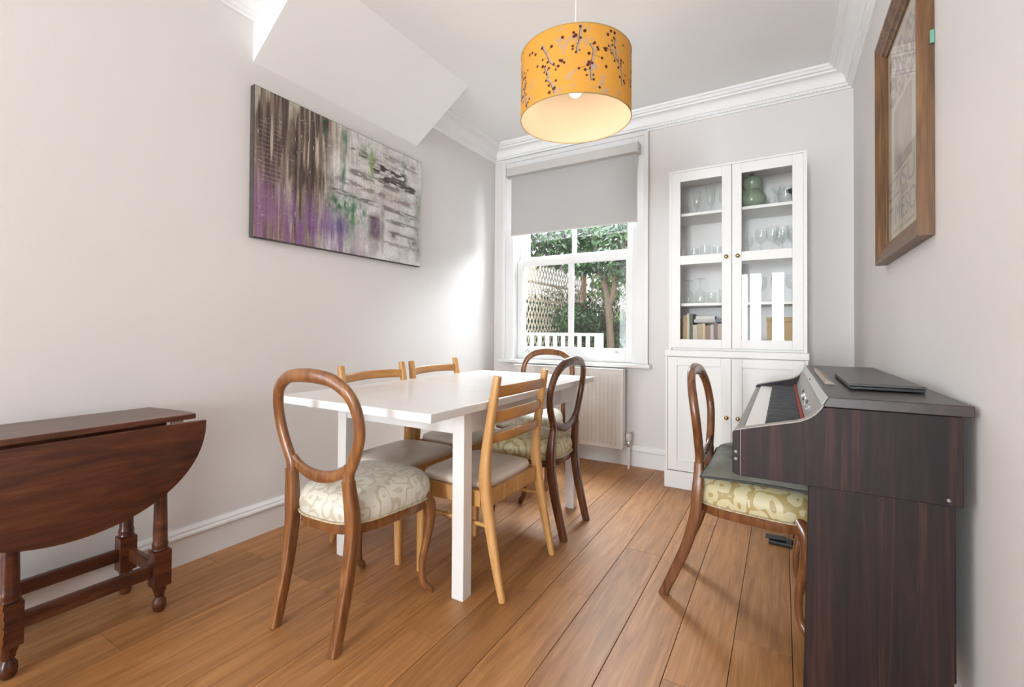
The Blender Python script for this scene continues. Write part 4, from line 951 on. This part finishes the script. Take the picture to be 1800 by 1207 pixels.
lattice(f2_, 2.72, 5.25, .70, 1.90, world=world_b)
for x in (0.0, 1.28): build(MB().box(x-.035, x+.035, -.04, .05, 0, 2.1), 'post', post_m, f2_)
for z in (.68, 1.92): build(MB().box(-1.28, 1.25, -.02, .02, z+.03, z+.07), 'rail', lat_m, f2_)
rl = thing('picket_railing', 'low white picket railing just outside the window', 'railing', (-2.12, 4.60, -.05))
build(MB().box(-.46, .46, -.02, .02, 1.055, 1.085), 'top_rail', pick_m, rl); build(MB().box(-.46, .46, -.018, .018, .62, .65), 'bottom_rail', pick_m, rl)
for i in range(10): build(MB().box(-.45+i*.096, -.412+i*.096, -.012, .012, .6505, 1.0545), 'picket', pick_m, rl)
for x in (-.48, .48): build(MB().box(x-.019, x+.019, -.03, .03, 0, 1.085), 'post', pick_m, rl)
def leaf_mat(name, a, b):
    M, n, l, p = mat(name); tc = n.new('ShaderNodeTexCoord'); t = n.new('ShaderNodeTexNoise'); t.inputs['Scale'].default_value = 7
    l.new(tc.outputs['Object'], t.inputs['Vector']); cr = n.new('ShaderNodeValToRGB'); e = cr.color_ramp.elements
    e[0].position = .35; e[0].color = (*a, 1); e[1].position = .68; e[1].color = (*b, 1); l.new(t.outputs['Fac'], cr.inputs[0]); l.new(cr.outputs[0], p.inputs['Base Color'])
    p.inputs['Roughness'].default_value = .38
    tr = n.new('ShaderNodeBsdfTranslucent'); l.new(cr.outputs[0], tr.inputs[0]); mx = n.new('ShaderNodeMixShader'); mx.inputs[0].default_value = .3
    l.new(p.outputs[0], mx.inputs[1]); l.new(tr.outputs[0], mx.inputs[2]); l.new(mx.outputs[0], n['Material Output'].inputs[0]); return M
dleaf = leaf_mat('dark_leaf', (.012, .032, .014), (.060, .12, .040)); bleaf = leaf_mat('bright_leaf', (.06, .14, .03), (.24, .36, .10))
def foliage(name, m, parent, blobs, size, seed):
    """many small pointed leaves scattered through ellipsoids (centre, radii, count)"""
    r = np.random.default_rng(seed); C = []
    for c, rad, k in blobs:
        p = r.normal(size=(k, 3)); p /= np.linalg.norm(p, axis=1)[:, None]; p *= (r.random(k)**.45)[:, None]; C.append(np.array(c)+p*np.array(rad))
    C = np.concatenate(C); k = len(C); t = r.normal(size=(k, 3)); t[:, 2] -= .35; t /= np.linalg.norm(t, axis=1)[:, None]
    q = np.cross(t, r.normal(size=(k, 3))); q /= np.linalg.norm(q, axis=1)[:, None]; nn = np.cross(t, q)
    L = (size*r.uniform(.6, 1.25, k))[:, None]; w = L*.2
    P = np.stack([C, C+t*L*.5+q*w+nn*L*.06, C+t*L, C+t*L*.5-q*w+nn*L*.06], 1).reshape(-1, 3)
    F = (np.arange(k)[:, None]*4+np.array([[0, 1, 2, 3]])); me = bpy.data.meshes.new(name); me.from_pydata(P.tolist(), [], F.tolist()); me.materials.append(m)
    o = bpy.data.objects.new(name, me); COL.objects.link(o); o.parent = parent; return tag(o, kind='stuff')
tr_ = thing('garden_tree', 'small leafy tree with a forked brown trunk in front of the trellis', 'tree', (-1.667, 5.0, -.05))
q = spline([(0, 0, 0, .06), (.005, 0, .5, .048), (.0, 0, .95, .042), (-.022, 0, 1.30, .038), (-.03, 0, 1.45, .038), (-.10, .02, 1.70, .030), (-.20, .05, 2.0, .024), (-.3, .1, 2.5, .018)], 5)
build(MB().sweep([a[:3] for a in q], [(a[3], a[3]) for a in q], (0, 1, 0), 12, 2), 'trunk', bark_m, tr_, smooth=True, angle=80)
for pts in ([(-.03, 0, 1.36, .032), (.03, 0, 1.56, .03), (.08, 0, 1.80, .026), (.2, .04, 2.3, .02), (.35, .1, 2.6, .012)], [(-.06, .02, 1.7, .03), (-.3, .1, 1.95, .02), (-.62, .2, 2.15, .01)], [(.1, 0, 1.85, .02), (.4, -.1, 2.1, .014), (.7, -.2, 2.3, .008)]):
    q = spline(pts, 4); build(MB().sweep([a[:3] for a in q], [(a[3], a[3]) for a in q], (0, 1, 0), 10, 2), 'branch', bark_m, tr_, smooth=True, angle=80)
foliage('foliage', dleaf, tr_, [((-.55, .3, 2.25), (.75, .7, .38), 2300), ((.35, .1, 2.3), (.75, .7, .42), 2600), ((-1.0, .9, 2.5), (.7, .6, .5), 1300), ((.05, -.1, 1.88), (.42, .3, .17), 760), ((.28, .0, 1.80), (.24, .3, .20), 520), ((-.35, .1, 1.92), (.25, .3, .14), 320)], .085, 3)
sh1 = thing('garden_shrub', 'dark green strappy shrub left of the tree trunk', 'shrub', (-2.02, 5.25, -.05))
foliage('foliage', dleaf, sh1, [((-.10, 0, 1.22), (.42, .3, .22), 950), ((.18, 0, .98), (.3, .25, .28), 700), ((-.05, 0, .6), (.3, .3, .3), 300)], .10, 5)
for dx in (-.12, 0, .1): build(MB().tube([(dx*.5, 0, 0), (dx, .02, .6), (dx*1.6, 0, 1.25)], .016, 8), 'stem', bark_m, sh1)
sh2 = thing('garden_shrub', 'bright green leafy shrub right of the tree trunk', 'shrub', (-1.52, 5.55, -.05))
foliage('foliage', bleaf, sh2, [((.02, 0, 1.05), (.32, .3, .42), 1300), ((.15, .1, 1.5), (.28, .25, .28), 600)], .085, 6)
for dx in (-.06, .08): build(MB().tube([(dx*.4, 0, 0), (dx, .02, .6), (dx*1.4, 0, 1.4)], .014, 8), 'stem', bark_m, sh2)
sh3 = thing('garden_shrub', 'bright green low shrub behind the white railing', 'shrub', (-2.28, 6.1, -.05))
foliage('foliage', bleaf, sh3, [((.2, 0, .75), (.35, .3, .3), 700), ((.15, .2, 1.75), (.3, .3, .25), 350)], .09, 7)
build(MB().tube([(.1, 0, 0), (.12, .02, .8), (.15, .15, 1.8)], .014, 8), 'stem', bark_m, sh3)
hd = thing('garden_hedge', 'tall dark hedge beyond the garden fences', 'hedge', (-3.2, 9.2, -.05))
foliage('foliage', dleaf, hd, [((-.6, 0, 1.0), (2.2, .5, 1.1), 5200), ((2.2, .2, 1.0), (1.9, .5, 1.2), 4200), ((-1.2, -1.5, 1.0), (.6, 1.6, .9), 2200)], .16, 9)
for dx in (-1.5, -.3, 1.0, 2.4): build(MB().tube([(dx, 0, 0), (dx+.05, 0, .9), (dx, 0, 1.7)], .03, 8), 'stem', bark_m, hd)
